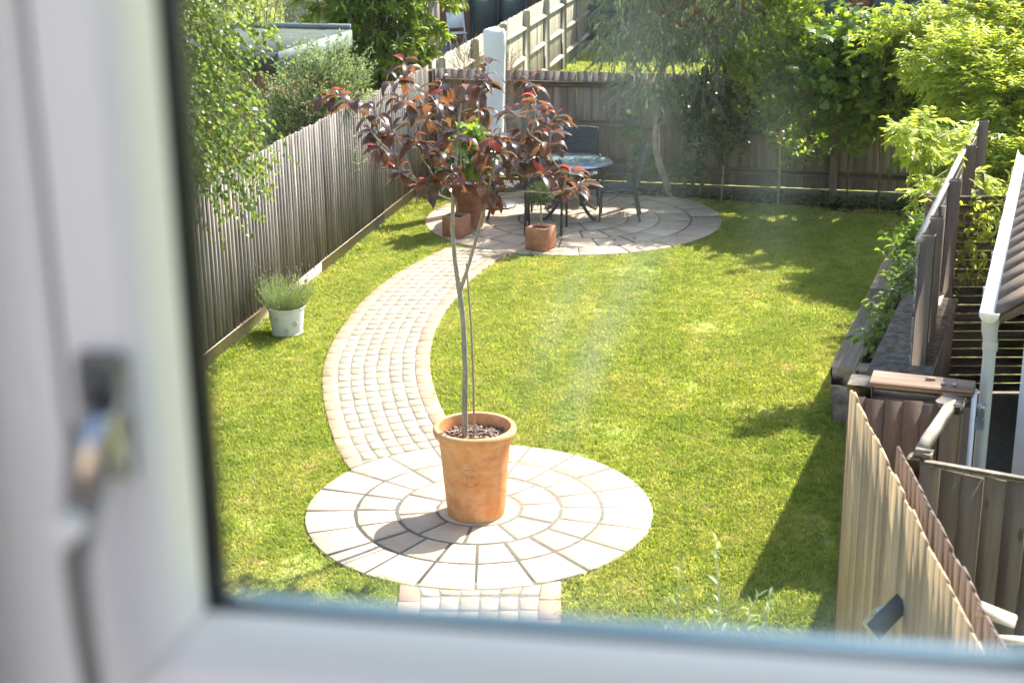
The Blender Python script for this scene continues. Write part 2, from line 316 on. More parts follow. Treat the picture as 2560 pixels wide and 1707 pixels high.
MAT['house_glass'] = clear_glass('reflecting house glass', (.2, .24, .24), 2.2, 0.6, (.16, .22, .21))

# ------------------------------------------------------------------ mesh helpers
def mesh_np(name, V, F, mat=None, smooth=False, attr=None, extra=None):
    """V (n,3); F (m,k) array, or a list of such arrays"""
    V = np.asarray(V, np.float32); Fs = F if isinstance(F, list) else [F]
    Fs = [np.asarray(f, np.int32) for f in Fs if len(f)]
    me = bpy.data.meshes.new(name)
    me.vertices.add(len(V)); me.vertices.foreach_set('co', V.ravel())
    loops = np.concatenate([f.ravel() for f in Fs]); cnt = np.concatenate([np.full(len(f), f.shape[1], np.int32) for f in Fs])
    st = np.concatenate(([0], np.cumsum(cnt)[:-1])).astype(np.int32)
    me.loops.add(len(loops)); me.loops.foreach_set('vertex_index', loops)
    me.polygons.add(len(cnt)); me.polygons.foreach_set('loop_start', st)
    me.update(calc_edges=True)
    if smooth: me.polygons.foreach_set('use_smooth', np.ones(len(cnt), bool))
    if attr is not None:
        a = me.attributes.new('lv', 'FLOAT', 'POINT'); a.data.foreach_set('value', np.asarray(attr, np.float32))
    if mat: me.materials.append(MAT[mat] if isinstance(mat, str) else mat)
    return me
def link(name, me, parent=None, loc=(0, 0, 0), rot=(0, 0, 0), scl=None):
    o = bpy.data.objects.new(name, me); col.objects.link(o)
    o.location = loc; o.rotation_euler = rot
    if scl is not None: o.scale = scl
    if parent is not None: o.parent = parent
    return o
def tag(o, label=None, cat=None, group=None, kind=None):
    if label: o['label'] = label
    if cat: o['category'] = cat
    if group: o['group'] = group
    if kind: o['kind'] = kind
    return o
def thing(name, label, cat, loc=(0, 0, 0), rotz=0.0, group=None):
    o = link(name, None, None, loc, (0, 0, rotz)); o.empty_display_size = 0.1
    return tag(o, label, cat, group)
class MB:
    """collects shapes into one mesh"""
    def __init__(s): s.V = []; s.F = {}; s.n = 0
    def add(s, V, F):
        V = np.asarray(V, float).reshape(-1, 3)
        for f in F: s.F.setdefault(len(f), []).append([i + s.n for i in f])
        s.V.append(V); s.n += len(V); return s
    def box(s, a, b, jit=0.0, rot=None, ctr=None, bev=0.0):
        a = np.array(a, float); b = np.array(b, float)
        c = (a + b) / 2; h = np.abs(b - a) / 2
        if bev > 0:
            V = []
            for sx in (-1, 1):
                for sy in (-1, 1):
                    for sz in (-1, 1):
                        V += [(sx * (h[0] - bev), sy * (h[1] - bev), sz * h[2]), (sx * (h[0] - bev), sy * h[1], sz * (h[2] - bev)), (sx * h[0], sy * (h[1] - bev), sz * (h[2] - bev))]
            V = np.array(V); 
            def id_(sx, sy, sz, k): return (((sx > 0) * 2 + (sy > 0)) * 2 + (sz > 0)) * 3 + k
            F = []
            for k, ax in ((0, 2), (1, 1), (2, 0)):
                o = [i for i in range(3) if i != ax]
                for sg in (-1, 1):
                    q = []
                    for u, v in ((-1, -1), (1, -1), (1, 1), (-1, 1)):
                        t = [0, 0, 0]; t[ax] = sg; t[o[0]] = u; t[o[1]] = v; q.append(id_(*t, k))
                    F.append(q if (sg > 0) == (ax != 1) else q[::-1])
            for ax, (k1, k2) in ((0, (0, 1)), (1, (0, 2)), (2, (1, 2))):
                o = [i for i in range(3) if i != ax]
                for u in (-1, 1):
                    for v in (-1, 1):
                        t0 = [0, 0, 0]; t1 = [0, 0, 0]; t0[ax] = -1; t1[ax] = 1
                        for t in (t0, t1): t[o[0]] = u; t[o[1]] = v
                        F.append([id_(*t0, k1), id_(*t1, k1), id_(*t1, k2), id_(*t0, k2)])
            for sx in (-1, 1):
                for sy in (-1, 1):
                    for sz in (-1, 1): F.append([id_(sx, sy, sz, 0), id_(sx, sy, sz, 1), id_(sx, sy, sz, 2)])
        else:
            V = np.array([(x, y, z) for x in (-1, 1) for y in (-1, 1) for z in (-1, 1)]) * h
            F = [(0, 1, 3, 2), (4, 6, 7, 5), (0, 4, 5, 1), (2, 3, 7, 6), (0, 2, 6, 4), (1, 5, 7, 3)]
        if jit: V = V + rng.normal(0, jit, V.shape)
        if rot is not None: V = V @ np.array(rot.to_3x3() if isinstance(rot, Matrix) else rot).T
        return s.add(V + c, F)
    def tube(s, P, rad, n=8, cap=True):
        P = np.asarray(P, float); k = len(P); rad = np.full(k, rad) if np.isscalar(rad) else np.asarray(rad, float)
        T = np.gradient(P, axis=0); T /= np.linalg.norm(T, axis=1)[:, None] + 1e-12
        ref = np.array((0, 0, 1.0)) if abs(T[0][2]) < 0.9 else np.array((1.0, 0, 0))
        u = np.cross(T[0], ref); u /= np.linalg.norm(u); V = []
        for i in range(k):
            u = u - T[i] * (u @ T[i]); u /= np.linalg.norm(u) + 1e-12; v = np.cross(T[i], u)
            for j in range(n):
                a = 2 * math.pi * j / n; V.append(P[i] + rad[i] * (math.cos(a) * u + math.sin(a) * v))
        F = [(i * n + j, i * n + (j + 1) % n, (i + 1) * n + (j + 1) % n, (i + 1) * n + j) for i in range(k - 1) for j in range(n)]
        if cap: F += [list(range(n))[::-1], [(k - 1) * n + j for j in range(n)]]
        return s.add(V, F)
    def lathe(s, prof, n=32, ctr=(0, 0, 0)):
        prof = np.asarray(prof, float); k = len(prof)
        V = [(ctr[0] + r * math.cos(2 * math.pi * j / n), ctr[1] + r * math.sin(2 * math.pi * j / n), ctr[2] + z) for r, z in prof for j in range(n)]
        F = [(i * n + j, i * n + (j + 1) % n, (i + 1) * n + (j + 1) % n, (i + 1) * n + j) for i in range(k - 1) for j in range(n)]
        if prof[0][0] > 1e-6: F.append(list(range(n))[::-1])
        if prof[-1][0] > 1e-6: F.append([(k - 1) * n + j for j in range(n)])
        return s.add(V, F)
    def prism(s, poly, z0, z1):
        n = len(poly); V = [(x, y, z0) for x, y in poly] + [(x, y, z1) for x, y in poly]
        F = [list(range(n))[::-1], list(range(n, 2 * n))] + [(i, (i + 1) % n, n + (i + 1) % n, n + i) for i in range(n)]
        return s.add(V, F)
    def me(s, name, mat=None, smooth=False):
        return mesh_np(name, np.concatenate(s.V), [np.array(f) for f in s.F.values()], mat, smooth)
    def build(s, name, mat, parent=None, smooth=False, loc=(0, 0, 0), rot=(0, 0, 0)):
        return link(name, s.me(name, mat, smooth), parent, loc, rot)
def autosmooth(o, ang=35):
    me = o.data; me.polygons.foreach_set('use_smooth', np.ones(len(me.polygons), bool))
    me.set_sharp_from_angle(angle=R(ang)); return o
def unit(v): return v / (np.linalg.norm(v, axis=-1, keepdims=True) + 1e-9)
UL = np.array((math.sin(R(11.7)), math.cos(R(11.7))))

# ------------------------------------------------------------------ ground, lawn
g = MB().add([(-300, -200, -.03), (300, -200, -.03), (300, 500, -.03), (-300, 500, -.03)], [(0, 1, 2, 3)]).build('ground', 'lawn'); tag(g, kind='structure')
LAWN = [(-4.2, 6.0), (3.2, 6.0), (3.2, 11.0), (5.9, 20.4), (-1.2, 22.2)]
l = MB().add([(x, y, 0) for x, y in LAWN], [tuple(range(len(LAWN)))]).build('lawn', 'lawn'); tag(l, kind='structure')

NC, NRAD = np.array((-0.261, 10.172)), 1.305
FC, FRAD = np.array((0.85, 19.70)), 2.02
def sector(r0, r1, a0, a1, gap, z0, z1, n=5, ch=0.006):
    """one slab of a ring: chamfered top, slightly uneven edges"""
    g2 = gap / 2; rows = []
    for (ins, z) in ((0, z0), (0, z1 - ch), (ch, z1)):
        ri, ro = r0 + g2 + ins, r1 - g2 - ins
        pts = []
        for k in range(n + 1):
            t = k / n; da = (g2 + ins) / ro; aa = a0 + da + (a1 - a0 - 2 * da) * t
            pts.append((ro, aa))
        for k in range(n, -1, -1):
            t = k / n; da = (g2 + ins) / max(ri, .03); aa = a0 + da + (a1 - a0 - 2 * da) * t
            pts.append((ri, aa))
        rows.append(pts)
    m = len(rows[0]); jr = rng.normal(0, .0022, m); V = []
    zt = rng.normal(0, .0016)
    for i, (pts, z) in enumerate(zip(rows, (z0, z1 - ch + zt, z1 + zt))):
        for j, (r, a) in enumerate(pts): V.append(((r + jr[j]) * math.cos(a), (r + jr[j]) * math.sin(a), z))
    F = [(i * m + j, i * m + (j + 1) % m, (i + 1) * m + (j + 1) % m, (i + 1) * m + j) for i in range(2) for j in range(m)]
    F += [tuple(range(2 * m, 3 * m))]
    mid = np.array([((r0 + r1) / 2) * math.cos((a0 + a1) / 2), ((r0 + r1) / 2) * math.sin((a0 + a1) / 2), 0])
    return np.array(V) - mid, F, mid
def paving_circle(name, ctr, rads, counts, phase, gap):
    base = MB().lathe([(rads[-1] - .01, -.02), (rads[-1] - .01, .0185), (0.0001, .0185)], 64).build(name, 'mortar', None, False, (ctr[0], ctr[1], 0)); tag(base, kind='structure')
    d = MB().lathe([(rads[0] - gap / 2, 0), (rads[0] - gap / 2, .018), (rads[0] - gap / 2 - .006, .024), (0.0001, .024)], 40); d.build('paving_slab', 'slab', base)
    for i, n in enumerate(counts):
        for k in range(n):
            a0 = phase[i] + 2 * math.pi * k / n + rng.normal(0, .006); a1 = phase[i] + 2 * math.pi * (k + 1) / n
            V, F, mid = sector(rads[i], rads[i + 1], a0, a1, gap * rng.uniform(.8, 1.2), 0.0, .024)
            MB().add(V, F).build('paving_slab', 'slab', base, False, mid)
    return base
paving_circle('patio_circle', NC, [0.314, 0.614, 0.921, NRAD], [10, 20, 20], [R(9), R(0), R(0)], 0.024)
paving_circle('far_patio', FC, [0.30, 0.745, 1.17, 1.595, FRAD], [8, 20, 20, 20], [R(12), R(4), R(9), R(0)], 0.024)

# path: outer edges left and right, on the ground
PL = np.array([(-1.20, 10.75), (-1.386, 11.148), (-1.509, 11.59), (-1.666, 12.325), (-1.765, 12.935), (-1.824, 13.504), (-1.83, 14.027), (-1.80, 14.628), (-1.70, 15.53), (-1.56, 16.244), (-1.346, 16.962), (-1.088, 17.584), (-0.80, 18.16)])
PR = np.array([(-0.30, 11.2), (-0.44, 11.6), (-0.53, 11.9), (-0.625, 12.3), (-0.72, 12.855), (-0.79, 13.425), (-0.812, 14.032), (-0.788, 14.692), (-0.72, 15.33), (-0.60, 15.965), (-0.42, 16.80), (-0.19, 17.471), (0.06, 17.99)])
def resample(P, n):
    d = np.concatenate(([0], np.cumsum(np.linalg.norm(np.diff(P, axis=0), axis=1)))); t = np.linspace(0, d[-1], n)
    return np.stack([np.interp(t, d, P[:, i]) for i in (0, 1)], 1)
def smooth_line(P, it=30):
    P = P.copy()
    for _ in range(it): P[1:-1] = P[1:-1] * .5 + (P[:-2] + P[2:]) * .25
    return P
NR = 42
pl = smooth_line(resample(PL, 4 * NR + 1)); pr = smooth_line(resample(PR, 4 * NR + 1))
def in_near(p): return np.hypot(*(np.asarray(p) - NC)) < NRAD
def in_far(p): return np.hypot(*(np.asarray(p) - FC)) < FRAD
def block(quad, z0, z1, jit=.003, ch=.005):
    """a block from its 4 ground corners"""
    q = np.array(quad, float); c = q.mean(0); q = q + rng.normal(0, jit, q.shape); top = c + (q - c) * (1 - ch / (np.linalg.norm(q - c, axis=1)[:, None] + 1e-6) * 1.4)
    zt = z1 + rng.normal(0, .0008)
    V = [(x - c[0], y - c[1], z0) for x, y in q] + [(x - c[0], y - c[1], zt - ch) for x, y in q] + [(x - c[0], y - c[1], zt + rng.normal(0, .0005)) for x, y in top]
    F = [(i, (i + 1) % 4, 4 + (i + 1) % 4, 4 + i) for i in range(4)] + [(4 + i, 4 + (i + 1) % 4, 8 + (i + 1) % 4, 8 + i) for i in range(4)] + [(8, 9, 10, 11)]
    return MB().add(V, F), c
def lay_path(name, pl, pr, nr, ncol, ew=0.147, skip=lambda c: False, gap=.013):
    nV = len(pl); V = [(x, y, .0195) for x, y in pl] + [(x, y, .0195) for x, y in pr]
    base = MB().add(V, [(i, i + nV, i + 1 + nV, i + 1) for i in range(nV - 1)]).build(name, 'mortar'); tag(base, kind='structure')
    def at(line_t, frac):
        x = line_t * (nV - 1); i = int(min(x, nV - 2)); f = x - i
        a = pl[i] * (1 - f) + pl[i + 1] * f; b = pr[i] * (1 - f) + pr[i + 1] * f
        w_ = np.linalg.norm(b - a); e = ew / w_
        if isinstance(frac, str): return a if frac == 'L' else b if frac == 'R' else a + (b - a) * e if frac == 'l' else b - (b - a) * e
        return a + (b - a) * (e + (1 - 2 * e) * frac)
    cb = np.linspace(0, 1, ncol + 1)
    shift = np.cumsum(rng.normal(0, .0, nr))
    for r_ in range(nr):
        wob = rng.normal(0, .03)
        for k in range(ncol):
            t0, t1 = (r_ + wob * (k / ncol)) / nr, (r_ + 1 + wob * (k / ncol)) / nr
            t0, t1 = max(0, t0), min(1, t1); f0, f1 = cb[k] + rng.normal(0, .004), cb[k + 1] + rng.normal(0, .004)
            dt = .075 / nr * rng.uniform(.8, 1.2); t0, t1, f0, f1 = t0 + dt, t1 - dt, f0 + gap * .6, f1 - gap * .6
            q = np.array([at(t0, f0), at(t0, f1), at(t1, f1), at(t1, f0)]); c = q.mean(0)
            if skip(c): continue
            m_, c = block(clip_q(q), 0, .024, .0025, .0035)
            m_.build('sett', 'sett', base, False, (c[0], c[1], 0))
    ne = int(nr * .8)
    for side in ('L', 'R'):
        for r_ in range(ne):
            t0, t1 = r_ / ne, (r_ + 1) / ne
            q = np.array([at(t0, 'L'), at(t0, 'l'), at(t1, 'l'), at(t1, 'L')] if side == 'L' else [at(t0, 'r'), at(t0, 'R'), at(t1, 'R'), at(t1, 'r')]); c = q.mean(0)
            if skip(c): continue
            q = c + (q - c) * (1 - .004 / .15); m_, c = block(clip_q(q), 0, .026, .0015, .004)
            m_.build('edging_block', 'edging', base, False, (c[0], c[1], 0))
    return base
def clip_q(q):
    q = q.copy()
    for C_, r_ in ((NC, NRAD + .012), (FC, FRAD + .012)):
        d = q - C_; l_ = np.linalg.norm(d, axis=1)
        for i in range(4):
            if l_[i] < r_: q[i] = C_ + d[i] / l_[i] * r_
    return q
skip_c = lambda c: np.hypot(*(c - NC)) < NRAD - .05 or np.hypot(*(c - FC)) < FRAD - .05
lay_path('curved_path', pl, pr, NR, 6, skip=skip_c)
p2l = resample(np.array([(-.763, 8.98), (-.77, 8.2), (-.80, 6.6)]), 9); p2r = resample(np.array([(.31, 8.98), (.285, 8.2), (.24, 6.6)]), 9)
lay_path('house_path', p2l, p2r, 12, 6, skip=skip_c)

# ------------------------------------------------------------------ fences
def wedge_boards(n, w, h, t0, t1, mat, zj=.006, side=-1):
    """featheredge boards: thick edge at x=0, thin at x=w, faces on side*y"""
    out = []
    for i in range(n):
        hh = h + rng.normal(0, zj); s = side; ww = w * rng.uniform(.98, 1.02); tilt = rng.normal(0, .004); dz = rng.normal(0, .004)
        V = [(0, 0, 0), (ww, 0, 0), (ww, s * t1, 0), (0, s * t0, 0), (tilt, 0, hh), (ww + tilt, 0, hh + dz), (ww + tilt, s * t1, hh + dz), (tilt, s * t0, hh)]
        F = [(0, 1, 2, 3), (4, 7, 6, 5), (0, 4, 5, 1), (1, 5, 6, 2), (2, 6, 7, 3), (3, 7, 4, 0)]
        out.append(MB().add(V, F).me('board', mat))
    return out
def row_of(meshes, n, step, parent, name='board', y=0.0, z=0.0, yj=.0015, zrand=.004, x0=0.0):
    for i in range(n):
        link(name, meshes[rng.integers(len(meshes))], parent, (x0 + i * step, y + rng.normal(0, yj), z + rng.normal(0, zrand)), (0, rng.normal(0, .0025), 0))

CORNER = np.array((-1.195, 22.22))
LLEN = 13.4
S = CORNER - UL * LLEN
lf = thing('left_fence', 'long grey weathered featheredge fence along the lawn, behind the white bucket', 'fence', (S[0], S[1], 0), R(90 - 11.7))
lf.name = 'featheredge_fence'
row_of(wedge_boards(10, .104, 1.62, .032, .009, 'fence_left', .008), int(LLEN / .094), .094, lf, 'board', 0, .165)
for i in range(5):
    a, b = i * LLEN / 5, (i + 1) * LLEN / 5
    MB().box((a + .004, -.045, -.05), (b - .004, -.008, .168), .001, bev=.004).build('gravel_board', 'gravel_board', lf)
    MB().box((a - .05, .03, 0), (a + .05, .13, 1.75)).build('post', 'rail_back', lf)
for z in (.45, 1.0, 1.55): MB().box((0, .002, z), (LLEN, .045, z + .08)).build('rail', 'rail_back', lf)

BANG = math.atan(.2575); BLEN = 8.3
bf = thing('panel_fence', 'brown close-board fence in shade across the end of the garden', 'fence', (CORNER[0], CORNER[1], 0), -BANG)
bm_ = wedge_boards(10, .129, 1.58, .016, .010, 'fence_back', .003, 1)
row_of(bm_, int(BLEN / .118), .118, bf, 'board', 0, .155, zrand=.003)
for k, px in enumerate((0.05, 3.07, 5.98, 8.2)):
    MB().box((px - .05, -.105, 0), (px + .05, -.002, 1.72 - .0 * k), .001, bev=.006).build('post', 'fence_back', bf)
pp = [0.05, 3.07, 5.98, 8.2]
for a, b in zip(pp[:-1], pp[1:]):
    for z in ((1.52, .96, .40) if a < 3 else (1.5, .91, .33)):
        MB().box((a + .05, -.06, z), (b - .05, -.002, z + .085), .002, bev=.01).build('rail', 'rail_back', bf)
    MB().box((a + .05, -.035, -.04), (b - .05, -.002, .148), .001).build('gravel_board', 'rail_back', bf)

nf_dir = R(10.5); nlen = 18.6
nf = thing('rail_fence', 'pale boundary fence with rails and posts running away beyond the end fence', 'fence', (CORNER[0] + .05, CORNER[1] + .12, 0), R(90) - nf_dir)
row_of(wedge_boards(8, .125, 1.80, .014, .008, 'fence_far', .008, 1), int(nlen / .12), .12, nf, 'board', 0, .02)
for k in range(8):
    x = .35 + k * 2.55
    if x > nlen: break
    MB().box((x - .06, -.115, 0), (x + .06, -.002, 1.82), bev=.006).build('post', 'fence_far', nf)
    for z in (.28, .86, 1.44):
        x1 = min(x + 2.49, nlen)
        MB().add([(x + .06, -.002, z), (x1, -.002, z), (x1, -.075, z + .035), (x + .06, -.075, z + .035), (x + .06, -.075, z + .06), (x1, -.075, z + .06), (x1, -.002, z + .10), (x + .06, -.002, z + .10)],
                 [(0, 1, 2, 3), (3, 2, 5, 4), (4, 5, 6, 7), (0, 3, 4, 7), (1, 6, 5, 2), (0, 7, 6, 1)]).build('rail', 'rail', nf)

# far short fence seen over the shed
ff = thing('lap_fence', 'dark old fence panel far behind the wispy shrub and shed', 'fence', (-4.9, 33.0, 0), R(14))
row_of(wedge_boards(5, .12, 1.75, .015, .009, 'fence_back', .006, -1), 30, .115, ff, 'board', 0, .05)
MB().box((-.02, -.05, 1.80), (3.5, .04, 1.86)).build('cap_rail', 'rail', ff)

# ---- fence by the house, two skins of boards running towards the window
A = np.array((1.688, 3.95)); B = np.array((1.899, 7.857)); nl = float(np.linalg.norm(B - A)); na = math.atan2(B[1] - A[1], B[0] - A[0])
nfence = thing('near_fence', 'tan featheredge fence beside the lawn shade, top edge sawtoothed, nearest the window', 'fence', (A[0], A[1], 0), na)
nfence.name = 'tan_fence'
row_of(wedge_boards(8, .112, 1.76, .006, .0145, 'fence_tan', .007, 1), int(nl / .098), .098, nfence, 'board', 0, .04)
row_of(wedge_boards(8, .112, 1.74, .006, .014, 'board_red', .006, 1), 31, .098, nfence, 'inner_board', -.105, .04)
for x in (.05, 1.2, 2.3, 3.0): MB().box((x, -.075, 0), (x + .07, -.004, 1.6)).build('post', 'board_red', nfence)
for z in (.4, 1.2): MB().box((.0, -.072, z), (3.05, -.006, z + .06)).build('rail', 'board_red', nfence)

# ---- panel with the rust stained plank, turning away from the tan fence
Pn = thing('board_panel', 'dark reddish board panel topped by a rust stained plank, behind the split rail', 'fence', (1.905, 7.89, 0), math.atan2(7.66 - 7.89, 2.53 - 1.905))
Pn.name = 'plank_topped_panel'
row_of(wedge_boards(5, .1, 1.70, .012, .0105, 'board_red', .006, -1), 6, .1, Pn, 'board', 0, .02)
MB().box((.10, .05, 1.765), (.67, .25, 1.80), .002, bev=.005).build('plank', 'rust_plank', Pn)
MB().box((-.02, .03, 1.70), (.12, .23, 1.775), .002, bev=.005).build('plank', 'moss_top', Pn)
MB().box((.66, .06, 0), (.685, .22, 1.76)).build('white_edge', 'plastic_white', Pn)
MB().box((.06, .06, .0), (.66, .2, 1.70)).build('back_frame', 'board_red', Pn)
for x in (.50, .56): MB().lathe([(.013, 0), (.013, .012), (.0001, .014)], 8, (x, .12, 1.80)).build('bolt', 'steel', Pn)
MB().box((.40, .17, 1.80), (.45, .185, 1.815), rot=Matrix.Rotation(.4, 3, 'Z')).build('bolt', 'rust_plank', Pn)
MB().lathe([(.02, 0), (.02, .06), (.026, .065), (.026, .085), (.0001, .088)], 12, (.715, .12, 1.62)).build('latch', 'steel', Pn)
MB().box((.685, .10, 1.56), (.74, .14, 1.63), bev=.006).build('latch', 'steel', Pn)

fp0 = np.array((1.985, 6.83)); fpa = math.atan2(6.56 - 6.813, 2.447 - 1.976)
Fp = thing('knotty_panel', 'grey brown knotty board panel at the lower corner with a pale top rail', 'fence', (fp0[0], fp0[1], 0), fpa)
row_of(wedge_boards(6, .105, 1.72, .012, .0105, 'board_grey', .004, -1), 16, .106, Fp, 'board', 0, .02, x0=.03)
MB().box((.06, -.028, 1.748), (1.76, .006, 1.774), .002, bev=.006).build('top_rail', 'sawn_pale', Fp)
MB().box((-.03, -.01, 0), (.05, .075, 1.775), .002, bev=.008).build('post', 'board_grey', Fp)
MB().box((.0, .012, 1.772), (.09, .07, 1.80), .006, bev=.006).build('split_post_top', 'sawn_pale', Fp)
# split rail between the two panels, with its post
a3, b3 = np.array((2.055, 6.93, 1.80)), np.array((2.385, 7.56, 1.80))
sr = thing('split_rail', 'sunlit rounded rail linking the knotty panel to the rust stained plank', 'rail', tuple(a3), math.atan2(b3[1] - a3[1], b3[0] - a3[0]))
ln = float(np.linalg.norm(b3 - a3))
prof = [(-.026, -.05), (.026, -.05), (.027, -.004), (.021, .010), (0, .013), (-.021, .010), (-.027, -.004)]
V = [(x, y, z) for x in np.linspace(0, ln, 6) for y, z in prof]; m7 = 7
V = np.array(V) + rng.normal(0, .002, (len(V), 3))
F = [(i * m7 + j, i * m7 + (j + 1) % m7, (i + 1) * m7 + (j + 1) % m7, (i + 1) * m7 + j) for i in range(5) for j in range(m7)] + [tuple(range(m7))[::-1], tuple(35 + j for j in range(m7))]
MB().add(V, F).build('rail_bar', 'sawn_pale', sr)
MB().box((ln - .04, -.06, -1.78), (ln + .05, .05, -.055), .002, bev=.008).build('post', 'board_grey', sr)
MB().box((ln - .07, -.07, -.02), (ln + .07, .07, .012), .006, bev=.008).build('post_cap', 'sawn_pale', sr)

# broken bits of timber and a worn plate at the near end of the tan fence
bb = thing('broken_board', 'short split board end sticking out at the near end of the tan fence', 'board', (1.87, 5.30, 1.74), R(-28))
MB().box((-.02, -.045, -.008), (.13, .045, .008), .004, rot=Matrix.Rotation(R(12), 3, 'Y')).build('plank', 'rail', bb)
bb2 = thing('broken_board', 'thin splintered slat lying below the split board end by the knotty panel', 'board', (1.86, 5.14, 1.70), R(-8))
MB().box((-.01, -.02, -.01), (.13, .02, .012), .004).build('plank', 'rail', bb2)
bb3 = thing('broken_board', 'small broken block end standing lowest at the end of the tan fence', 'board', (1.845, 4.98, 1.64), R(10))
MB().box((-.015, -.035, -.25), (.04, .035, .04), .006).build('plank', 'rail', bb3)
pt = thing('worn_plate', 'worn blue grey painted plate with a bare corner, fixed askew on the tan fence', 'plate', (1.70, 6.10, 1.29), 0)
pr_ = Matrix.Rotation(R(22), 3, 'Z') @ Matrix.Rotation(R(-35), 3, 'X') @ Matrix.Rotation(R(-27), 3, 'Y')
MB().box((-.10, -.006, -.045), (.13, .006, .045), .001, rot=pr_).build('plate', 'blue_grey', pt)
nl_ = MB().add(np.array([(-.115, -.008, -.053), (-.04, -.008, -.054), (-.055, -.008, -.01), (-.035, -.008, .02), (-.06, -.008, .054), (-.11, -.008, .05), (-.115, .008, -.053), (-.04, .008, -.054), (-.055, .008, -.01), (-.035, .008, .02), (-.06, .008, .054), (-.11, .008, .05)]) @ np.array(pr_).T,
               [(0, 1, 2, 3, 4, 5), (11, 10, 9, 8, 7, 6)] + [(i, 6 + i, 6 + (i + 1) % 6, (i + 1) % 6) for i in range(6)]).build('bare_corner', 'bare_ply', pt)
MB().box((-.02, .0, -.03), (.02, .10, .02), rot=pr_).build('bracket', 'steel', pt)

# ---- tall slatted screen with posts on the right
s0, s1 = np.array((2.82, 9.93)), np.array((4.65, 14.63)); sl = float(np.linalg.norm(s1 - s0)); sa = math.atan2(s1[1] - s0[1], s1[0] - s0[0])
sc = thing('slatted_screen', 'tall slatted timber screen with four grey posts behind the sleeper bed', 'screen', (s0[0], s0[1], 0), sa)
zz = 0.25
while zz < 2.04:
    MB().box((0, -.004, zz), (sl, .016, zz + .088), .001, bev=.003).build('slat', 'screen_slat', sc); zz += .093
for x in (.03, .60, 2.0, 3.55, sl - .06):
    MB().box((x - .045, -.10, 0), (x + .045, -.006, 2.14 + rng.normal(0, .006)), .001, bev=.004).build('post', 'post_dark', sc)
for x in (.30, 1.25): MB().box((x, -.055, .0), (x + .03, -.006, 2.08)).build('batten', 'post_dark', sc)
for x in (1.0, 2.8): MB().box((x, -.045, 1.1), (x + .9, -.006, 1.19), rot=Matrix.Rotation(R(-4), 3, 'Y')).build('brace', 'rail', sc)
MB().box((-.02, -.012, 2.10), (sl, .03, 2.13), .002).build('cap_rail', 'screen_slat', sc)

# ---- low felt topped store in front of the screen
st0 = np.array((2.417, 9.644)); 
st = thing('garden_store', 'dark mossy topped low store at the foot of the slatted screen', 'store', (st0[0], st0[1], 0), sa)
MB().box((0.02, -.42, 0), (2.2, -.03, 1.155)).build('store_body', 'board_red', st)
MB().box((-.05, -.44, 1.16), (2.25, .0, 1.20), .003, bev=.006).build('store_top', 'moss_top', st)

# ---- horizontal slat gate between screen and outbuilding
ga = thing('slat_gate', 'brown horizontal slat gate in the shaded passage beside the drainpipe', 'gate', (3.62, 12.62, 0), R(-2))
zz = .03
while zz < 1.82:
    MB().box((0, -.011, zz), (1.35, .011, zz + .072), .0012, bev=.003).build('slat', 'slat_dark', ga); zz += .082
for x in (0, .66, 1.30): MB().box((x, .012, 0), (x + .05, .06, 1.84)).build('post', 'post_dark', ga)

# ------------------------------------------------------------------ white outbuilding
ob = thing('outbuilding', 'white rendered outbuilding with brown tiled roof and white gutter at the edge', 'building', (2.71, 7.92, 0), math.atan2(12.275 - 7.91, 4.28 - 2.65))
# local x runs along the gutter, -y is away from the passage
OL = 5.0
MB().box((0.02, -2.6, 0), (OL, -.16, 2.12)).build('wall', 'render', ob)
slope = R(34)
def roof_pt(x, d): return (x, -.02 - d * math.cos(slope), 2.20 + d * math.sin(slope))
MB().add([roof_pt(-.1, 0), roof_pt(OL, 0), roof_pt(OL, 1.8), roof_pt(-.1, 1.8), (-.1, -.02, 2.15), (OL, -.02, 2.15), (OL, -.02 - 1.8 * math.cos(slope), 3.15), (-.1, -.02 - 1.8 * math.cos(slope), 3.15)],
         [(0, 1, 2, 3), (4, 7, 6, 5), (0, 4, 5, 1), (0, 3, 7, 4), (1, 5, 6, 2), (3, 2, 6, 7)]).build('roof', 'roof_tile', ob)
rf = ob.children[-1]
tm = MB().box((0, -.13, 0), (.30, .13, .016), .0015).me('roof_tile', 'roof_tile')
for r_ in range(12):
    for k in range(17):
        x = -.1 + (k + .5 * (r_ % 2)) * .305
        if x + .3 > OL + .1: continue
        px = roof_pt(x, .10 + r_ * .142)
        o = link('roof_tile', tm, rf, (px[0], px[1], px[2] + .014), (-slope - R(3), rng.normal(0, .004), 0))
# gable verge above the near wall
MB().add([(0.02, -.2, 2.12), (0.02, -2.0, 3.2), (0.02, -2.6, 2.9), (.2, -.2, 2.12), (.2, -2.0, 3.2), (.2, -2.6, 2.9), (0.02, -2.6, 2.12), (.2, -2.6, 2.12)],
         [(0, 1, 2, 6), (3, 7, 5, 4), (0, 3, 4, 1), (1, 4, 5, 2)]).build('gable', 'render', ob)
MB().box((-.06, -.5, 2.0), (-.0, -.17, 2.16)).build('fascia', 'rail_back', ob)
n8 = 8; V = []
for x in (-.12, OL):
    for j in range(n8 + 1):
        a = math.pi * j / n8; V.append((x, .055 - .055 * math.cos(a) - .02, 2.215 - .055 * math.sin(a)))
    for j in range(n8, -1, -1):
        a = math.pi * j / n8; V.append((x, .055 - .049 * math.cos(a) - .02, 2.217 - .049 * math.sin(a)))
mm = 2 * (n8 + 1)
MB().add(V, [(j, (j + 1) % mm, mm + (j + 1) % mm, mm + j) for j in range(mm)] + [tuple(range(mm))[::-1], tuple(range(mm, 2 * mm))]).build('gutter', 'plastic_white', ob)
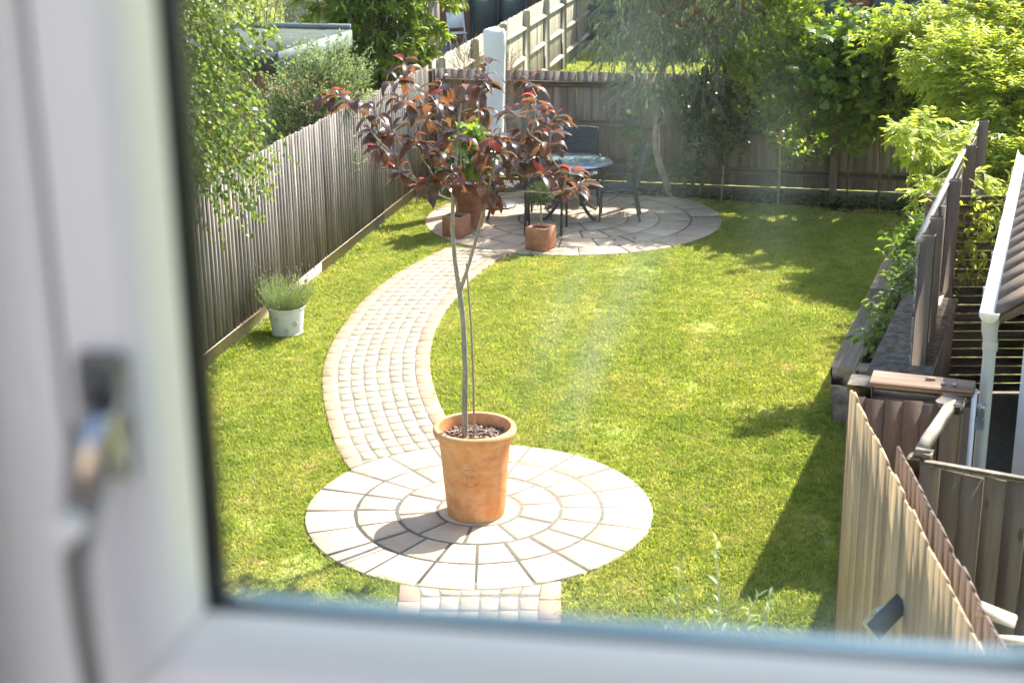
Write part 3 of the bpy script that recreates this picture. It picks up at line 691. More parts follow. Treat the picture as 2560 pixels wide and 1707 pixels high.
MB().add([(-.125, -.02 + .11 * k / 8, 2.217 - .055 * math.sin(math.pi * k / 8)) for k in range(9)] + [(-.115, -.02 + .11 * k / 8, 2.217 - .055 * math.sin(math.pi * k / 8)) for k in range(9)],
         [tuple(range(9))[::-1], tuple(range(9, 18))] + [(k, k + 1, 10 + k, 9 + k) for k in range(8)] + [(8, 0, 9, 17)]).build('gutter_end', 'plastic_white', ob)
for x in (.35, 1.2, 2.1, 3.0, 3.9): MB().box((x, .085, 2.15), (x + .03, .098, 2.235), bev=.003).build('gutter_bracket', 'plastic_white', ob)
dp = MB().tube([(.02, .03, 2.17), (.02, .03, 2.08), (.02, .02, 2.0), (.02, .02, 0.05)], [.05, .045, .036, .036], 14).build('drainpipe', 'plastic_grey', ob); autosmooth(dp)
for z in (1.96, 1.0): autosmooth(MB().lathe([(.041, 0), (.043, .01), (.043, .05), (.041, .06)], 14, (.02, .02, z)).build('pipe_collar', 'plastic_grey', ob))
pv = MB().add([(2.1, 6.9, .008), (5.6, 6.9, .008), (7.4, 13.2, .008), (3.2, 12.6, .008)], [(0, 1, 2, 3)]).build('passage_paving', 'mortar'); tag(pv, kind='structure')

# ------------------------------------------------------------------ sleeper planter
pa = math.atan2(15.368 - 11.95, 3.984 - 2.714)
pb = thing('sleeper_bed', 'raised bed of stacked weathered sleepers along the shaded side of the lawn', 'planter', (2.714, 11.95, 0), pa)
for z0, z1, w0 in ((0, .16, .02), (.162, .325, .008), (.327, .50, 0)):
    for a, b in ((-.0, 2.6), (2.605, 5.0)):
        MB().box((a + w0 if a == 0 else a, -.215 + w0, z0), (b, 0 - w0, z1), .004, bev=.01).build('sleeper', 'sleeper', pb)
    MB().box((w0, -.74, z0), (.2, -.219 + w0, z1), .004, bev=.01).build('sleeper', 'sleeper_y', pb)
MB().box((.2, -.76, 0), (5.0, -.70, .46)).build('back_board', 'sleeper', pb)
MB().box((.2, -.70, 0), (5.0, -.215, .43)).build('soil', 'soil', pb)
# soil bed along the end fence
sb = MB().add([(1.3, 21.3, .006), (2.9, 20.75, .006), (4.2, 20.1, .006), (6.1, 19.2, .006), (6.6, 20.25, .006), (1.3, 21.62, .006)], [(0, 1, 2, 3, 4, 5)]).build('flower_bed', 'soil'); tag(sb, kind='structure')

# ------------------------------------------------------------------ casement window (the camera stands inside it)
WA = R(10.0); WD = 0.75
wloc = (CAM[0] + math.sin(WA) * WD, CAM[1] + math.cos(WA) * WD, CAM[2])
win = thing('casement_window', 'white window frame with dark lever handle that the garden is seen through', 'window', wloc, -WA)
# local: x along the wall, y outwards, z up from eye height; opening in the sash
OX0, OX1, OZ0, OZ1 = -0.318, 0.172, -0.4190, 0.20
ST = 0.049
def mitred(side):
    """one sash member with mitred ends and a rounded, sloping inner edge"""
    # profile: (inset from opening towards outside of sash, y)
    prof = [(ST, .050), (ST, -.050), (ST - .004, -.054), (.022, -.054), (.014, -.052), (.008, -.046), (.003, -.034), (0.0, -.016), (0.0, -.004), (.022, -.004), (.022, .050)]
    V = []; k = len(prof)
    for end in (0, 1):
        for d, y in prof:
            g_ = .0007
            if side == 'left': V.append((OX0 - d, y, (OZ0 - d + g_) if end == 0 else (OZ1 + d - g_)))
            if side == 'right': V.append((OX1 + d, y, (OZ0 - d + g_) if end == 0 else (OZ1 + d - g_)))
            if side == 'bottom': V.append(((OX0 - d + g_) if end == 0 else (OX1 + d - g_), y, OZ0 - d))
            if side == 'top': V.append(((OX0 - d + g_) if end == 0 else (OX1 + d - g_), y, OZ1 + d))
    F = [(j, (j + 1) % k, k + (j + 1) % k, k + j) for j in range(k)] + [tuple(range(k)), tuple(range(k, 2 * k))[::-1]]
    return MB().add(V, F)
for s_n, nm in (('left', 'stile'), ('right', 'stile'), ('bottom', 'rail'), ('top', 'rail')):
    o = mitred(s_n).build(nm, 'upvc', win); autosmooth(o, 40)
def ring(nm, mat, d0, d1, y0, y1):
    x0, x1, z0, z1 = OX0, OX1, OZ0, OZ1
    for a, b in (((x0 - d0, z0 - d0), (x0 + d1, z1 + d0)), ((x1 - d1, z0 - d0), (x1 + d0, z1 + d0)), ((x0 + d1, z0 - d0), (x1 - d1, z0 + d1)), ((x0 + d1, z1 - d1), (x1 - d1, z1 + d0))):
        MB().box((a[0], y0, a[1]), (b[0], y1, b[1])).build(nm, mat, win)
ring('gasket', 'gasket', .014, .001, -.0035, .0015)
for x in (OX0 - .001, OX1 - .005): MB().box((x, .0045, OZ0), (x + .006, .021, OZ1)).build('dark_spacer_strip', 'gasket', win)  # black strips added over the side spacers for their dark reflection
ring('spacer_bar', 'spacer', .012, .0, .006, .020)
for x in (OX0 - .012, OX1 - .002): MB().box((x, .0245, OZ0 - .01), (x + .014, .030, OZ1)).build('outer_gasket', 'gasket', win)
MB().box((OX0 - .012, .0245, OZ0 - .016), (OX1 + .012, .030, OZ0 - .006)).build('outer_gasket', 'gasket', win)
for y in (.0035, .022): 
    MB().add([(OX0 - .011, y, OZ0 - .011), (OX1 + .011, y, OZ0 - .011), (OX1 + .011, y, OZ1 + .011), (OX0 - .011, y, OZ1 + .011)], [(0, 1, 2, 3)]).build('glass_pane', 'glass' if y < .01 else 'glass_outer', win)
# fixed outer frame and the wall round it
def rect_ring(x0, x1, z0, z1, d, y0, y1):
    V = []
    for y in (y0, y1):
        V += [(x0, y, z0), (x1, y, z0), (x1, y, z1), (x0, y, z1), (x0 - d, y, z0 - d), (x1 + d, y, z0 - d), (x1 + d, y, z1 + d), (x0 - d, y, z1 + d)]
    F = []
    for j in range(4):
        k = (j + 1) % 4
        F += [(j, k, 4 + k, 4 + j), (8 + j, 12 + j, 12 + k, 8 + k), (j, 8 + j, 8 + k, k), (4 + j, 4 + k, 12 + k, 12 + j)]
    return MB().add(V, F)
fx0, fx1, fz0, fz1 = OX0 - ST - .011, OX1 + ST + .011, OZ0 - ST - .011, OZ1 + ST + .011
for x in (fx0 - .003, OX1 + ST - .003): MB().box((x, -.032, fz0), (x + .017, .02, fz1)).build('seal', 'gasket', win)
rect_ring(fx0, fx1, fz0, fz1, .07, -.040, .075).build('outer_frame', 'upvc', win)
hw = rect_ring(fx0 - .072, fx1 + .072, fz0 - .072, fz1 + .072, 1.3, -.20, .13).build('house_wall', 'render', None, False, wloc, (0, 0, -WA)); tag(hw, kind='structure')
# handle
hx, hz = -0.341, -0.276
hp = MB().box((hx - .0145, -.066, hz - .036), (hx + .0145, -.0545, hz + .036), bev=.004).build('handle_plate', 'chrome', win)
n_ = MB().tube([(hx, -.060, hz), (hx + .004, -.080, hz), (hx + .012, -.092, hz + .001)], [.0125, .012, .0125], 14).build('handle_neck', 'chrome', win); autosmooth(n_)
lv = MB(); pts = [(hx + .014, -.094, hz + .014), (hx + .012, -.097, hz + .003), (hx + .006, -.099, hz - .018), (hx, -.099, hz - .04), (hx - .007, -.096, hz - .07), (hx - .008, -.094, hz - .11), (hx - .006, -.093, hz - .165)]
lv.tube(pts, [.007, .0125, .0115, .0095, .0075, .007, .006], 12); autosmooth(lv.build('lever', 'chrome', win), 60)
autosmooth(MB().tube([(hx - .002, -.104, hz - .041), (hx - .002, -.119, hz - .041)], [.0085, .008], 14).build('highlight_button', 'upvc', win))  # white button put here as the round highlight on the lever
# unseen roof slope added to shade the window; room behind left open for skylight
ev = MB().add([(x, y, z) for x in (-2.6, 2.4) for y, z in ((.80, .42), (.80, .50), (-1.0, 2.18), (-1.0, 2.08))], [(0, 1, 2, 3), (4, 7, 6, 5), (0, 4, 5, 1), (1, 5, 6, 2), (2, 6, 7, 3), (3, 7, 4, 0)]).build('shade_roof', 'plastic_white', None, False, wloc, (0, 0, -WA)); tag(ev, kind='structure')
rm = MB().add([(x, y, z) for z in (-1.35, .5) for x, y in ((-1.75, -.2), (1.65, -.2), (1.65, -4.0), (-1.75, -4.0))], [(0, 3, 2, 1), (1, 2, 6, 5), (2, 3, 7, 6), (3, 0, 4, 7)]).build('room', 'room_paint', None, False, wloc, (0, 0, -WA)); tag(rm, kind='structure')

# ------------------------------------------------------------------ pots
pot = thing('terracotta_pot', 'big orange terracotta pot with a round stamp, on the near paving circle', 'pot', (-.28, 10.10, .024))
prof = [(.0, .0), (.205, .0), (.212, .012), (.222, .10), (.236, .28), (.252, .48), (.262, .575), (.268, .588), (.268, .60), (.278, .612), (.295, .625), (.306, .65), (.306, .672), (.295, .69), (.278, .694), (.266, .688), (.262, .66), (.257, .60), (.256, .59), (.0001, .59)]
autosmooth(MB().lathe(prof, 56).build('pot_body', 'terracotta', pot), 50)
sa_ = R(-97); 
md = MB(); cx = Vector((.241 * math.cos(sa_), .241 * math.sin(sa_), .375))
th = math.atan2(.262 - .212, .56)
def on_pot(u, v, out=0.0):
    z = .375 + v; r_ = .2195 + (z - .06) * (.262 - .2195) / (.575 - .06) + out; a = sa_ + u / .24
    return (r_ * math.cos(a), r_ * math.sin(a), z)
ringp = [on_pot(.068 * math.cos(t), .068 * math.sin(t), .0035) for t in np.linspace(0, 2 * math.pi, 41)]
md.tube(ringp, .0022, 6, False)
em = md.build('stamp_ring', 'terracotta', pot); autosmooth(em)
tr_ = MB(); r2 = np.random.default_rng(3)
for k in range(5):
    u = -.02 + k * .01; tr_.tube([on_pot(u * 1.4, -.04, .003), on_pot(u * 1.6 + r2.normal(0, .003), -.005, .003), on_pot(u * 2, .02, .003)], .0014, 5)
for k in range(26):
    u, v = r2.normal(0, .024), abs(r2.normal(.022, .014)); tr_.tube([on_pot(u - .004, v, .003), on_pot(u + .004, v + r2.normal(0, .003), .003)], .0015, 5)
tr_.build('stamp_relief', 'terracotta', pot)
MB().lathe([(.0001, .598), (.2, .598), (.2575, .592)], 40).build('soil', 'soil', pot)
chips = MB()
for k in range(420):
    r_ = .245 * math.sqrt(rng.random()); a = rng.random() * 6.283; q = Matrix.Rotation(rng.random() * 6.28, 3, 'Z') @ Matrix.Rotation(rng.normal(0, .45), 3, 'X')
    l2 = rng.uniform(.008, .03); c = np.array((r_ * math.cos(a), r_ * math.sin(a), (.602 + rng.random() * .012)))
    chips.box(c - (l2, .005, .002), c + (l2, .005, .002), 0, q)
tag(chips.build('bark_mulch', 'bark_chip', pot), kind='stuff')

def cube_planter(loc, rot, s, label):
    o = thing('cube_planter', label, 'planter', (loc[0], loc[1], .026), rot, 'terracotta cubes on the far patio')
    h = s / 2; t = .022; V = []
    lay = [(h * .94, 0), (h, .012), (h, s * .97), (h * .985, s), (h - t, s), (h - t, s * .86), (0.001, s * .86)]
    for r_, z in lay: V += [(-r_, -r_, z), (r_, -r_, z), (r_, r_, z), (-r_, r_, z)]
    F = [(3, 2, 1, 0)] + [(i * 4 + j, i * 4 + (j + 1) % 4, i * 4 + 4 + (j + 1) % 4, i * 4 + 4 + j) for i in range(len(lay) - 1) for j in range(4)]
    MB().add(V, F).build('planter_body', 'terracotta_cube', o)
    MB().box((-h + t + .002, -h + t + .002, s * .80), (h - t - .002, h - t - .002, s * .885), .004).build('soil', 'soil', o)
    return o
cube_planter((-.70, 18.76), R(-26), .275, 'brown terracotta cube before the tall flared pot, on the patio edge')
cube_planter((.375, 18.03), R(-30), .285, 'brown terracotta cube with the ball topiary, at the front of the patio')
fp = thing('flared_pot', 'tall flared square terracotta pot holding the bright green shrub', 'pot', (-.52, 19.22, .026), R(-14))
V = []; lay = [(.13, 0), (.135, .02), (.19, .50), (.205, .505), (.208, .56), (.19, .565), (.18, .50), (.001, .49)]
for r_, z in lay: V += [(-r_, -r_, z), (r_, -r_, z), (r_, r_, z), (-r_, r_, z)]
MB().add(V, [(3, 2, 1, 0)] + [(i * 4 + j, i * 4 + (j + 1) % 4, i * 4 + 4 + (j + 1) % 4, i * 4 + 4 + j) for i in range(len(lay) - 1) for j in range(4)]).build('pot_body', 'terracotta_cube', fp)
MB().box((-.17, -.17, .46), (.17, .17, .505), .004).build('soil', 'soil', fp)

bk = thing('bucket_planter', 'white enamel bucket with embossed flowers on the grass by the left fence', 'bucket', (-2.325, 14.66, .01))
bk['label'] = 'white enamel bucket with embossed flowers on the grass by the featheredge fence'
autosmooth(MB().lathe([(.0, 0), (.155, 0), (.163, .006), (.163, .016), (.158, .02), (.188, .275), (.194, .278), (.197, .286), (.194, .293), (.186, .294), (.180, .28), (.172, .23), (.0001, .23)], 44).build('bucket_body', 'white_metal', bk), 45)
fl = MB()
def on_bk(a, z, out=.002): r_ = .158 + (z - .02) * .03 / .255 + out; return (r_ * math.cos(a), r_ * math.sin(a), z)
for (ca, cz) in ((R(-118), .19), (R(-52), .14), (R(-85), .07)):
    for k in range(8):
        t = k * math.pi / 4; r0, r1 = .008, .032
        fl.tube([on_bk(ca + r0 * math.cos(t) / .17, cz + r0 * math.sin(t)), on_bk(ca + r1 * math.cos(t) / .17, cz + r1 * math.sin(t), .003)], [.002, .0045], 6)
fl.build('embossed_flowers', 'plastic_grey', bk)
MB().lathe([(.0001, .236), (.172, .234)], 30).build('soil', 'soil', bk)

# ------------------------------------------------------------------ table, chairs, parasol
tb = thing('garden_table', 'round table with pale green glass top and dark metal legs on the far patio', 'table', (.82, 19.86, .026))
autosmooth(MB().lathe([(.0, .725), (.555, .725), (.565, .728), (.565, .734), (.555, .738), (.0001, .738)], 56).build('glass_top', 'table_glass', tb), 40)
autosmooth(MB().lathe([(.565, .715), (.585, .72), (.588, .735), (.578, .745), (.568, .742), (.562, .728), (.565, .715)], 56).build('rim', 'dark_metal', tb), 50)
for k in range(4):
    a = R(40 + 90 * k); pts = [(.50 * math.cos(a), .50 * math.sin(a), .72), (.34 * math.cos(a), .34 * math.sin(a), .62), (.20 * math.cos(a), .20 * math.sin(a), .42), (.22 * math.cos(a), .22 * math.sin(a), .20), (.38 * math.cos(a), .38 * math.sin(a), .06), (.47 * math.cos(a), .47 * math.sin(a), .015), (.50 * math.cos(a), .50 * math.sin(a), .035)]
    autosmooth(MB().tube(pts, [.017, .022, .025, .025, .023, .020, .015], 8).build('leg', 'dark_metal', tb), 60)
autosmooth(MB().lathe([(.19, .40), (.205, .41), (.19, .42), (.175, .41), (.19, .40)], 24).build('leg_ring', 'dark_metal', tb), 60)

def make_chair(label, wick):
    o = thing('wicker_chair', label, 'chair', group='wicker chairs round the glass table')
    # faces +y
    for sx in (-1, 1):
        fl_ = MB().tube([(sx * .25, .24, 0), (sx * .25, .235, .25), (sx * .25, .22, .44), (sx * .265, .20, .60), (sx * .275, .12, .655), (sx * .275, -.05, .665), (sx * .265, -.20, .64)], .015, 8).build('arm', 'dark_metal', o); autosmooth(fl_, 60)
        bl = MB().tube([(sx * .235, -.30, 0), (sx * .235, -.25, .22), (sx * .235, -.215, .42), (sx * .235, -.26, .70), (sx * .235, -.33, .97), (sx * .225, -.36, 1.0)], .017, 8).build('leg', 'dark_metal', o); autosmooth(bl, 60)
        MB().tube([(sx * .245, .23, .40), (sx * .235, -.21, .38)], .009, 6).build('side_bar', 'dark_metal', o)
    st_ = MB(); nS = 16
    for k in range(nS):      # woven seat: strips with a slight over-and-under wave
        y = .24 - k * .455 / nS
        P = [(x, y + .004 * math.sin(x * 90), .435 - .012 * math.cos(x * 5) + .004 * (1 if (i + k) % 2 else -1)) for i, x in enumerate(np.linspace(-.24, .24, 15))]
        st_.tube(P, .0135, 5)
    st_.build('seat', wick, o)
    bk_ = MB(); nB = 22
    for k in range(nB):
        t = k / (nB - 1); z = .47 + t * .53; y0 = -.225 - .135 * t ** 1.2; cv = .045 * (1 - .3 * t)
        hw_ = .235 + .012 * math.sin(t * 3)
        P = [(x, y0 - cv * (1 - (x / hw_) ** 2) + .004 * (1 if (i + k) % 2 else -1), z - (.02 * (abs(x) / hw_) ** 4 if t > .95 else 0)) for i, x in enumerate(np.linspace(-hw_, hw_, 15))]
        bk_.tube(P, .0135, 5)
    for x in np.linspace(-.22, .22, 12):
        P = [(x, -.225 - .135 * t ** 1.2 - .045 * (1 - .3 * t) * (1 - (x / .24) ** 2), .46 + t * .55) for t in np.linspace(0, 1, 6)]
        bk_.tube(P, .006, 4)
    bk_.build('backrest', wick, o)
    return o
def put(o, x, y, rz): o.location = (x, y, .026); o.rotation_euler = (0, 0, rz)
put(make_chair('grey wicker chair behind the glass table, backrest against the end fence', 'wicker'), 1.00, 20.72, R(180 - 4))
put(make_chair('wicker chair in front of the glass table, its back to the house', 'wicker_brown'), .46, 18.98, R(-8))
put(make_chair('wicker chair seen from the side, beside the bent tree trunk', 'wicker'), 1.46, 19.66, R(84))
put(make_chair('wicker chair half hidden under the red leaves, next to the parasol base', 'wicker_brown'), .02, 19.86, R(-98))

ps = thing('closed_parasol', 'closed parasol in a tall white fabric cover beside the table', 'parasol', (-.19, 20.50, .026))
rows = [(.06, .62), (.085, .64), (.095, .9), (.11, 1.3), (.125, 1.8), (.14, 2.2), (.148, 2.40), (.135, 2.445), (.06, 2.47), (.03, 2.475)]
n = 28; V = []
for i, (r_, z) in enumerate(rows):
    for j in range(n):
        a = 2 * math.pi * j / n; rr = r_ * (1 + .06 * math.sin(4 * a + 1.3 * i * .4) + .03 * math.sin(9 * a + i))
        V.append((rr * 1.02 * math.cos(a), rr * .9 * math.sin(a), z + .012 * math.sin(3 * a) * (i in (1, 6))))
F = [(i * n + j, i * n + (j + 1) % n, (i + 1) * n + (j + 1) % n, (i + 1) * n + j) for i in range(len(rows) - 1) for j in range(n)] + [tuple((len(rows) - 1) * n + j for j in range(n)), tuple(range(n))[::-1]]
autosmooth(MB().add(V, F).build('cover', 'cover_white', ps), 60)
MB().tube([(.149, -.03, .66), (.125, -.03, 1.3), (.146, -.04, 2.0), (.158, -.04, 2.42)], .006, 6).build('cover_piping', 'cover_white', ps)
MB().tube([(0, 0, .05), (0, 0, .66)], .022, 10).build('pole', 'dark_metal', ps)
autosmooth(MB().lathe([(.0, 0), (.27, 0), (.28, .02), (.25, .045), (.06, .07), (.04, .14), (.0001, .14)], 32).build('base', 'dark_metal', ps), 40)

# ------------------------------------------------------------------ shed beyond the fence
sh = thing('garden_shed', 'flat roofed brown shed with pale grey fascia beyond the featheredge fence', 'shed', (-3.0, 19.56, 0), R(-15))
MB().box((-2.3, .12, 0), (-.12, 2.5, 2.06)).build('wall', 'shed_wood', sh)
for k in range(18): MB().box((-2.3 + k * .12, .098, .02), (-2.3 + k * .12 + .113, .118, 2.06)).build('cladding_board', 'shed_wood', sh)
for k in range(19): MB().box((-.118, .12 + k * .125, .02), (-.098, .12 + k * .125 + .118, 2.06)).build('cladding_board', 'shed_wood', sh)
MB().box((-2.5, .02, 2.30), (-.02, 2.7, 2.325)).build('roof', 'shed_roof', sh)
MB().box((-2.5, 0, 2.06), (-.03, .018, 2.31)).build('fascia', 'shed_dark', sh)
MB().box((-.018, 0, 2.06), (0, 2.7, 2.315)).build('fascia', 'shed_fascia', sh)
MB().box((-2.5, 2.68, 2.33), (-.02, 2.72, 2.40)).build('roof_kerb', 'shed_fascia', sh)

# ------------------------------------------------------------------ brick house far behind
HY = 41.5
bh = thing('brick_house', 'red brick house with dark grey windows and glazed doors far beyond the end fence', 'house', (-1.0, HY, 0), R(-3))
MB().box((-3.5, .03, 0), (17, 4, 8.2)).build('wall', 'brick_wall', bh)
bmesh_ = MB().box((-.107, 0, -.0325), (.107, .045, .0325), .001).me('brick', 'brick')
for (x0, x1) in ((2.05, 3.0), (8.0, 9.15), (10.3, 10.75)):
    for c in range(18):
        x = x0 + (.1125 if c % 2 else 0)
        while x < x1:
            link('brick', bmesh_, bh, (x, rng.normal(0, .002), .3 + c * .075), (0, 0, 0)); x += .225
def glazing(x0, x1, z0, z1, nm, cols):
    f = rect_ring(x0 + .07, x1 - .07, z0 + .07, z1 - .07, .07, -.03, .028).build(nm, 'upvc_grey', bh)
    wid = (x1 - x0 - .14) / cols
    for k in range(cols):
        a = x0 + .07 + k * wid
        MB().box((a + .002, 0, z0 + .072), (a + wid - .002, .01, z1 - .072)).build('pane', 'house_glass', f)
        if k: MB().box((a - .05, -.035, z0 + .072), (a + .05, .02, z1 - .072)).build('mullion', 'upvc_grey', f)
    return f
glazing(-.05, 1.55, .02, 2.2, 'glazed_door', 2)
glazing(3.05, 4.5, .62, 2.0, 'house_window', 1)
MB().box((2.98, -.06, .54), (4.57, .02, .615)).build('window_sill', 'upvc_grey', bh)
glazing(9.2, 10.2, .5, 2.0, 'house_window', 1)
fd = glazing(10.85, 12.9, .02, 2.2, 'glazed_door', 2)
for x in (11.80, 11.95): 
    MB().tube([(x, -.045, .98), (x, -.045, 1.16)], .012, 6).build('door_handle', 'brass', fd)
MB().tube([(1.85, -.05, 0), (1.85, -.05, 5)], .04, 8).build('drainpipe', 'upvc_grey', bh)
tag(MB().box((-4, 38.6, -.02), (16, 41.5, -.004)).build('far_terrace', 'mortar'), kind='structure')
bq = thing('covered_barbecue', 'black plastic covered barbecue standing by the brick house', 'barbecue', (1.95, 40.0, 0), R(10))
rows = [(.42, .0), (.46, .1), (.44, .5), (.47, .72), (.45, .88), (.36, 1.02), (.15, 1.08), (.01, 1.09)]; V = []; n = 20
for i, (r_, z) in enumerate(rows):
    for j in range(n):
        a = 2 * math.pi * j / n; sx = max(abs(math.cos(a)), abs(math.sin(a))); rr = r_ / sx ** .7 * (1 + .04 * math.sin(5 * a + i))
        V.append((rr * 1.15 * math.cos(a), rr * .75 * math.sin(a), z))
autosmooth(MB().add(V, [(i * n + j, i * n + (j + 1) % n, (i + 1) * n + (j + 1) % n, (i + 1) * n + j) for i in range(len(rows) - 1) for j in range(n)]).build('cover', 'black_cover', bq), 50)
bg2 = thing('black_bin', 'low black bin bag heap beside the covered barbecue', 'bag', (3.0, 39.9, 0), 0)
rows = [(.4, 0), (.45, .15), (.38, .4), (.2, .55), (.03, .6)]; V = []
for i, (r_, z) in enumerate(rows):
    for j in range(n):
        a = 2 * math.pi * j / n; rr = r_ * (1 + .12 * math.sin(3 * a + i) + .06 * math.sin(7 * a)); V.append((rr * 1.3 * math.cos(a), rr * math.sin(a), z))
autosmooth(MB().add(V, [(i * n + j, i * n + (j + 1) % n, (i + 1) * n + (j + 1) % n, (i + 1) * n + j) for i in range(len(rows) - 1) for j in range(n)]).build('heap', 'black_cover', bg2), 60)
wc = thing('white_chair', 'white folding chair on the far terrace, seen past the pale boundary fence', 'chair', (-1.35, 39.4, 0), R(20))
for sx in (-.22, .22):
    MB().tube([(sx, -.2, 0), (sx, .0, .45), (sx, .14, .95)], .018, 6).build('leg', 'plastic_white', wc)
    MB().tube([(sx, .25, 0), (sx, .0, .42)], .018, 6).build('leg', 'plastic_white', wc)
MB().box((-.22, -.22, .42), (.22, .16, .45)).build('seat', 'plastic_white', wc)
MB().box((-.22, .08, .55), (.22, .11, .95), rot=Matrix.Rotation(R(-14), 3, 'X')).build('backrest', 'plastic_white', wc)

# ------------------------------------------------------------------ foliage helpers
LEAF4 = (np.array([(0, 0, 0), (.42, -.5, .06), (1, 0, -.06), (.42, .5, .06)]), np.array([(0, 1, 2, 3)]))
LEAF8 = (np.array([(0, 0, 0), (.32, -.5, .07), (.34, 0, 0), (.32, .5, .07), (.72, -.34, .0), (.74, 0, -.07), (.72, .34, .0), (1, 0, -.22)]),
         np.array([(0, 1, 2), (0, 2, 3), (1, 4, 5), (1, 5, 2), (2, 5, 6), (2, 6, 3), (4, 7, 5), (5, 7, 6)]))
LEAFL = (np.array([(0, 0, 0), (.3, -.5, .03), (.3, .5, .03), (.65, -.45, -.02), (.65, .45, -.02), (1, 0, -.12)]), np.array([(0, 1, 2), (1, 3, 2), (2, 3, 4), (3, 5, 4)]))
VINE = (np.array([(0, 0, 0), (-.08, -.38, .03), (.22, -.55, .0), (.36, -.32, .02), (.66, -.5, -.05), (.70, -.2, 0), (1, 0, -.12), (.70, .2, 0), (.66, .5, -.05), (.36, .32, .02), (.22, .55, 0), (-.08, .38, .03), (.42, 0, .06)]),
        np.array([(12, i, i + 1) for i in range(0, 11)] + [(12, 11, 0)]))
def leaves(pos, axis, nrm, L, W, tmpl, lv=None):
    """arrays of leaves -> V, F, attr"""
    T, F = tmpl; n = len(pos)
    x = unit(axis); z = nrm - x * np.sum(nrm * x, 1, keepdims=True); z = unit(z); y = np.cross(z, x)
    L = np.broadcast_to(L, n)[:, None, None]; W = np.broadcast_to(W, n)[:, None, None]
    V = pos[:, None, :] + T[None, :, 0:1] * L * x[:, None, :] + T[None, :, 1:2] * W * y[:, None, :] + T[None, :, 2:3] * L * z[:, None, :]
    k = len(T); FF = (F[None] + (np.arange(n) * k)[:, None, None]).reshape(-1, F.shape[1])
    lv = rng.random(n) if lv is None else lv
    return V.reshape(-1, 3), FF, np.repeat(lv, k)
def grow(start, d, length, nseg, droop=0.0, jit=0.08):
    """n shoots from start points: returns nodes (n, nseg+1, 3)"""
    n = len(start); P = np.zeros((n, nseg + 1, 3)); P[:, 0] = start; d = unit(d.copy()); st = (np.broadcast_to(length, n) / nseg)[:, None]
    for i in range(nseg):
        d = d + rng.normal(0, jit, d.shape); d[:, 2] -= droop; d = unit(d); P[:, i + 1] = P[:, i] + d * st
    return P
def tubes(P, r0, r1, sides=3):
    n, k, _ = P.shape; T = np.gradient(P, axis=1); T = unit(T); ref = np.zeros_like(T); ref[..., 2] = 1; ref[np.abs(T[..., 2]) > .95] = (1, 0, 0)
    u = unit(np.cross(T, ref)); v = np.cross(T, u); r = np.linspace(r0, r1, k)[None, :, None]
    V = np.stack([P + r * (math.cos(2 * math.pi * j / sides) * u + math.sin(2 * math.pi * j / sides) * v) for j in range(sides)], 2)
    idx = np.arange(n * k * sides).reshape(n, k, sides); a = idx[:, :-1]; b = idx[:, 1:]
    F = np.stack([a, np.roll(a, -1, 2), np.roll(b, -1, 2), b], -1).reshape(-1, 4)
    return V.reshape(-1, 3), F
def along(P, per, spread=0.0):
    """positions and directions sampled along shoots"""
    n, k, _ = P.shape; t = np.linspace(.12, 1, per)[None] + rng.normal(0, .25 / per, (n, per)); t = np.clip(t, 0, .999) * (k - 1)
    i = t.astype(int); f = (t - i)[..., None]; r = np.arange(n)[:, None]
    p = P[r, i] * (1 - f) + P[r, i + 1] * f; d = unit(P[r, i + 1] - P[r, i])
    return p.reshape(-1, 3), d.reshape(-1, 3)
def sphere_dirs(n, zmin=-1.0, zmax=1.0):
    z = rng.uniform(zmin, zmax, n); a = rng.uniform(0, 2 * math.pi, n); r = np.sqrt(1 - z * z); return np.stack([r * np.cos(a), r * np.sin(a), z], 1)
def in_blobs(blobs, n, shell=.5):
    """points in a set of ellipsoids (cx,cy,cz,rx,ry,rz), denser to the outside"""
    b = np.array(blobs, float); w_ = (b[:, 3] * b[:, 4] * b[:, 5]) ** .75; i = rng.choice(len(b), n, p=w_ / w_.sum())
    d = sphere_dirs(n); r = (shell + (1 - shell) * rng.random(n)) [:, None] * rng.uniform(.75, 1.0, n)[:, None]
    return b[i, :3] + d * r * b[i, 3:], d
class Plant:
    def __init__(s, name, label, cat, base, group=None):
        s.base = np.array(base, float); s.o = thing(name, label, cat, tuple(base), 0, group); s.L = []; s.T = []; s.W = MB(); s.has = False
    def shoots(s, P, r0, r1, sides=3): s.T.append(tubes(P - s.base, r0, r1, sides))
    def limb(s, pts, rad, n=8): s.W.tube(np.array(pts, float) - s.base, rad, n); s.has = True
    def leaf(s, pos, axis, nrm, L, W, tmpl, lv=None): s.L.append(leaves(pos - s.base, axis, nrm, L, W, tmpl, lv))
    def limbs_to(s, root, blobs, r=.02, n=3, k=None):
        for b in blobs:
            for _ in range(n):
                e = np.array(b[:3]) + sphere_dirs(1)[0] * np.array(b[3:]) * .55; m_ = (np.array(root) + e) / 2 + rng.normal(0, .06, 3) + (0, 0, .08)
                s.limb([root, m_, e], [r, r * .65, r * .25], 6)
    def done(s, leafm, barkm, crown='crown', trunk='trunk', smooth=True, stuff=True):
        if s.L:
            V, F, A, off = [], {}, [], 0
            for v, f, a in s.L: V.append(v); F.setdefault(f.shape[1], []).append(f + off); A.append(a); off += len(v)
            c = link(crown, mesh_np(crown, np.concatenate(V), [np.concatenate(f) for f in F.values()], leafm, smooth, np.concatenate(A)), s.o)
            if stuff: tag(c, kind='stuff')
        if s.T:
            V, F, off = [], [], 0
            for v, f in s.T: V.append(v); F.append(f + off); off += len(v)
            c = link('twigs', mesh_np('twigs', np.concatenate(V), np.concatenate(F), barkm, True), s.o); tag(c, kind='stuff')
        if s.has: s.W.build(trunk, barkm, s.o, True)
        return s.o
UPV = np.array((0, 0, 1.0))
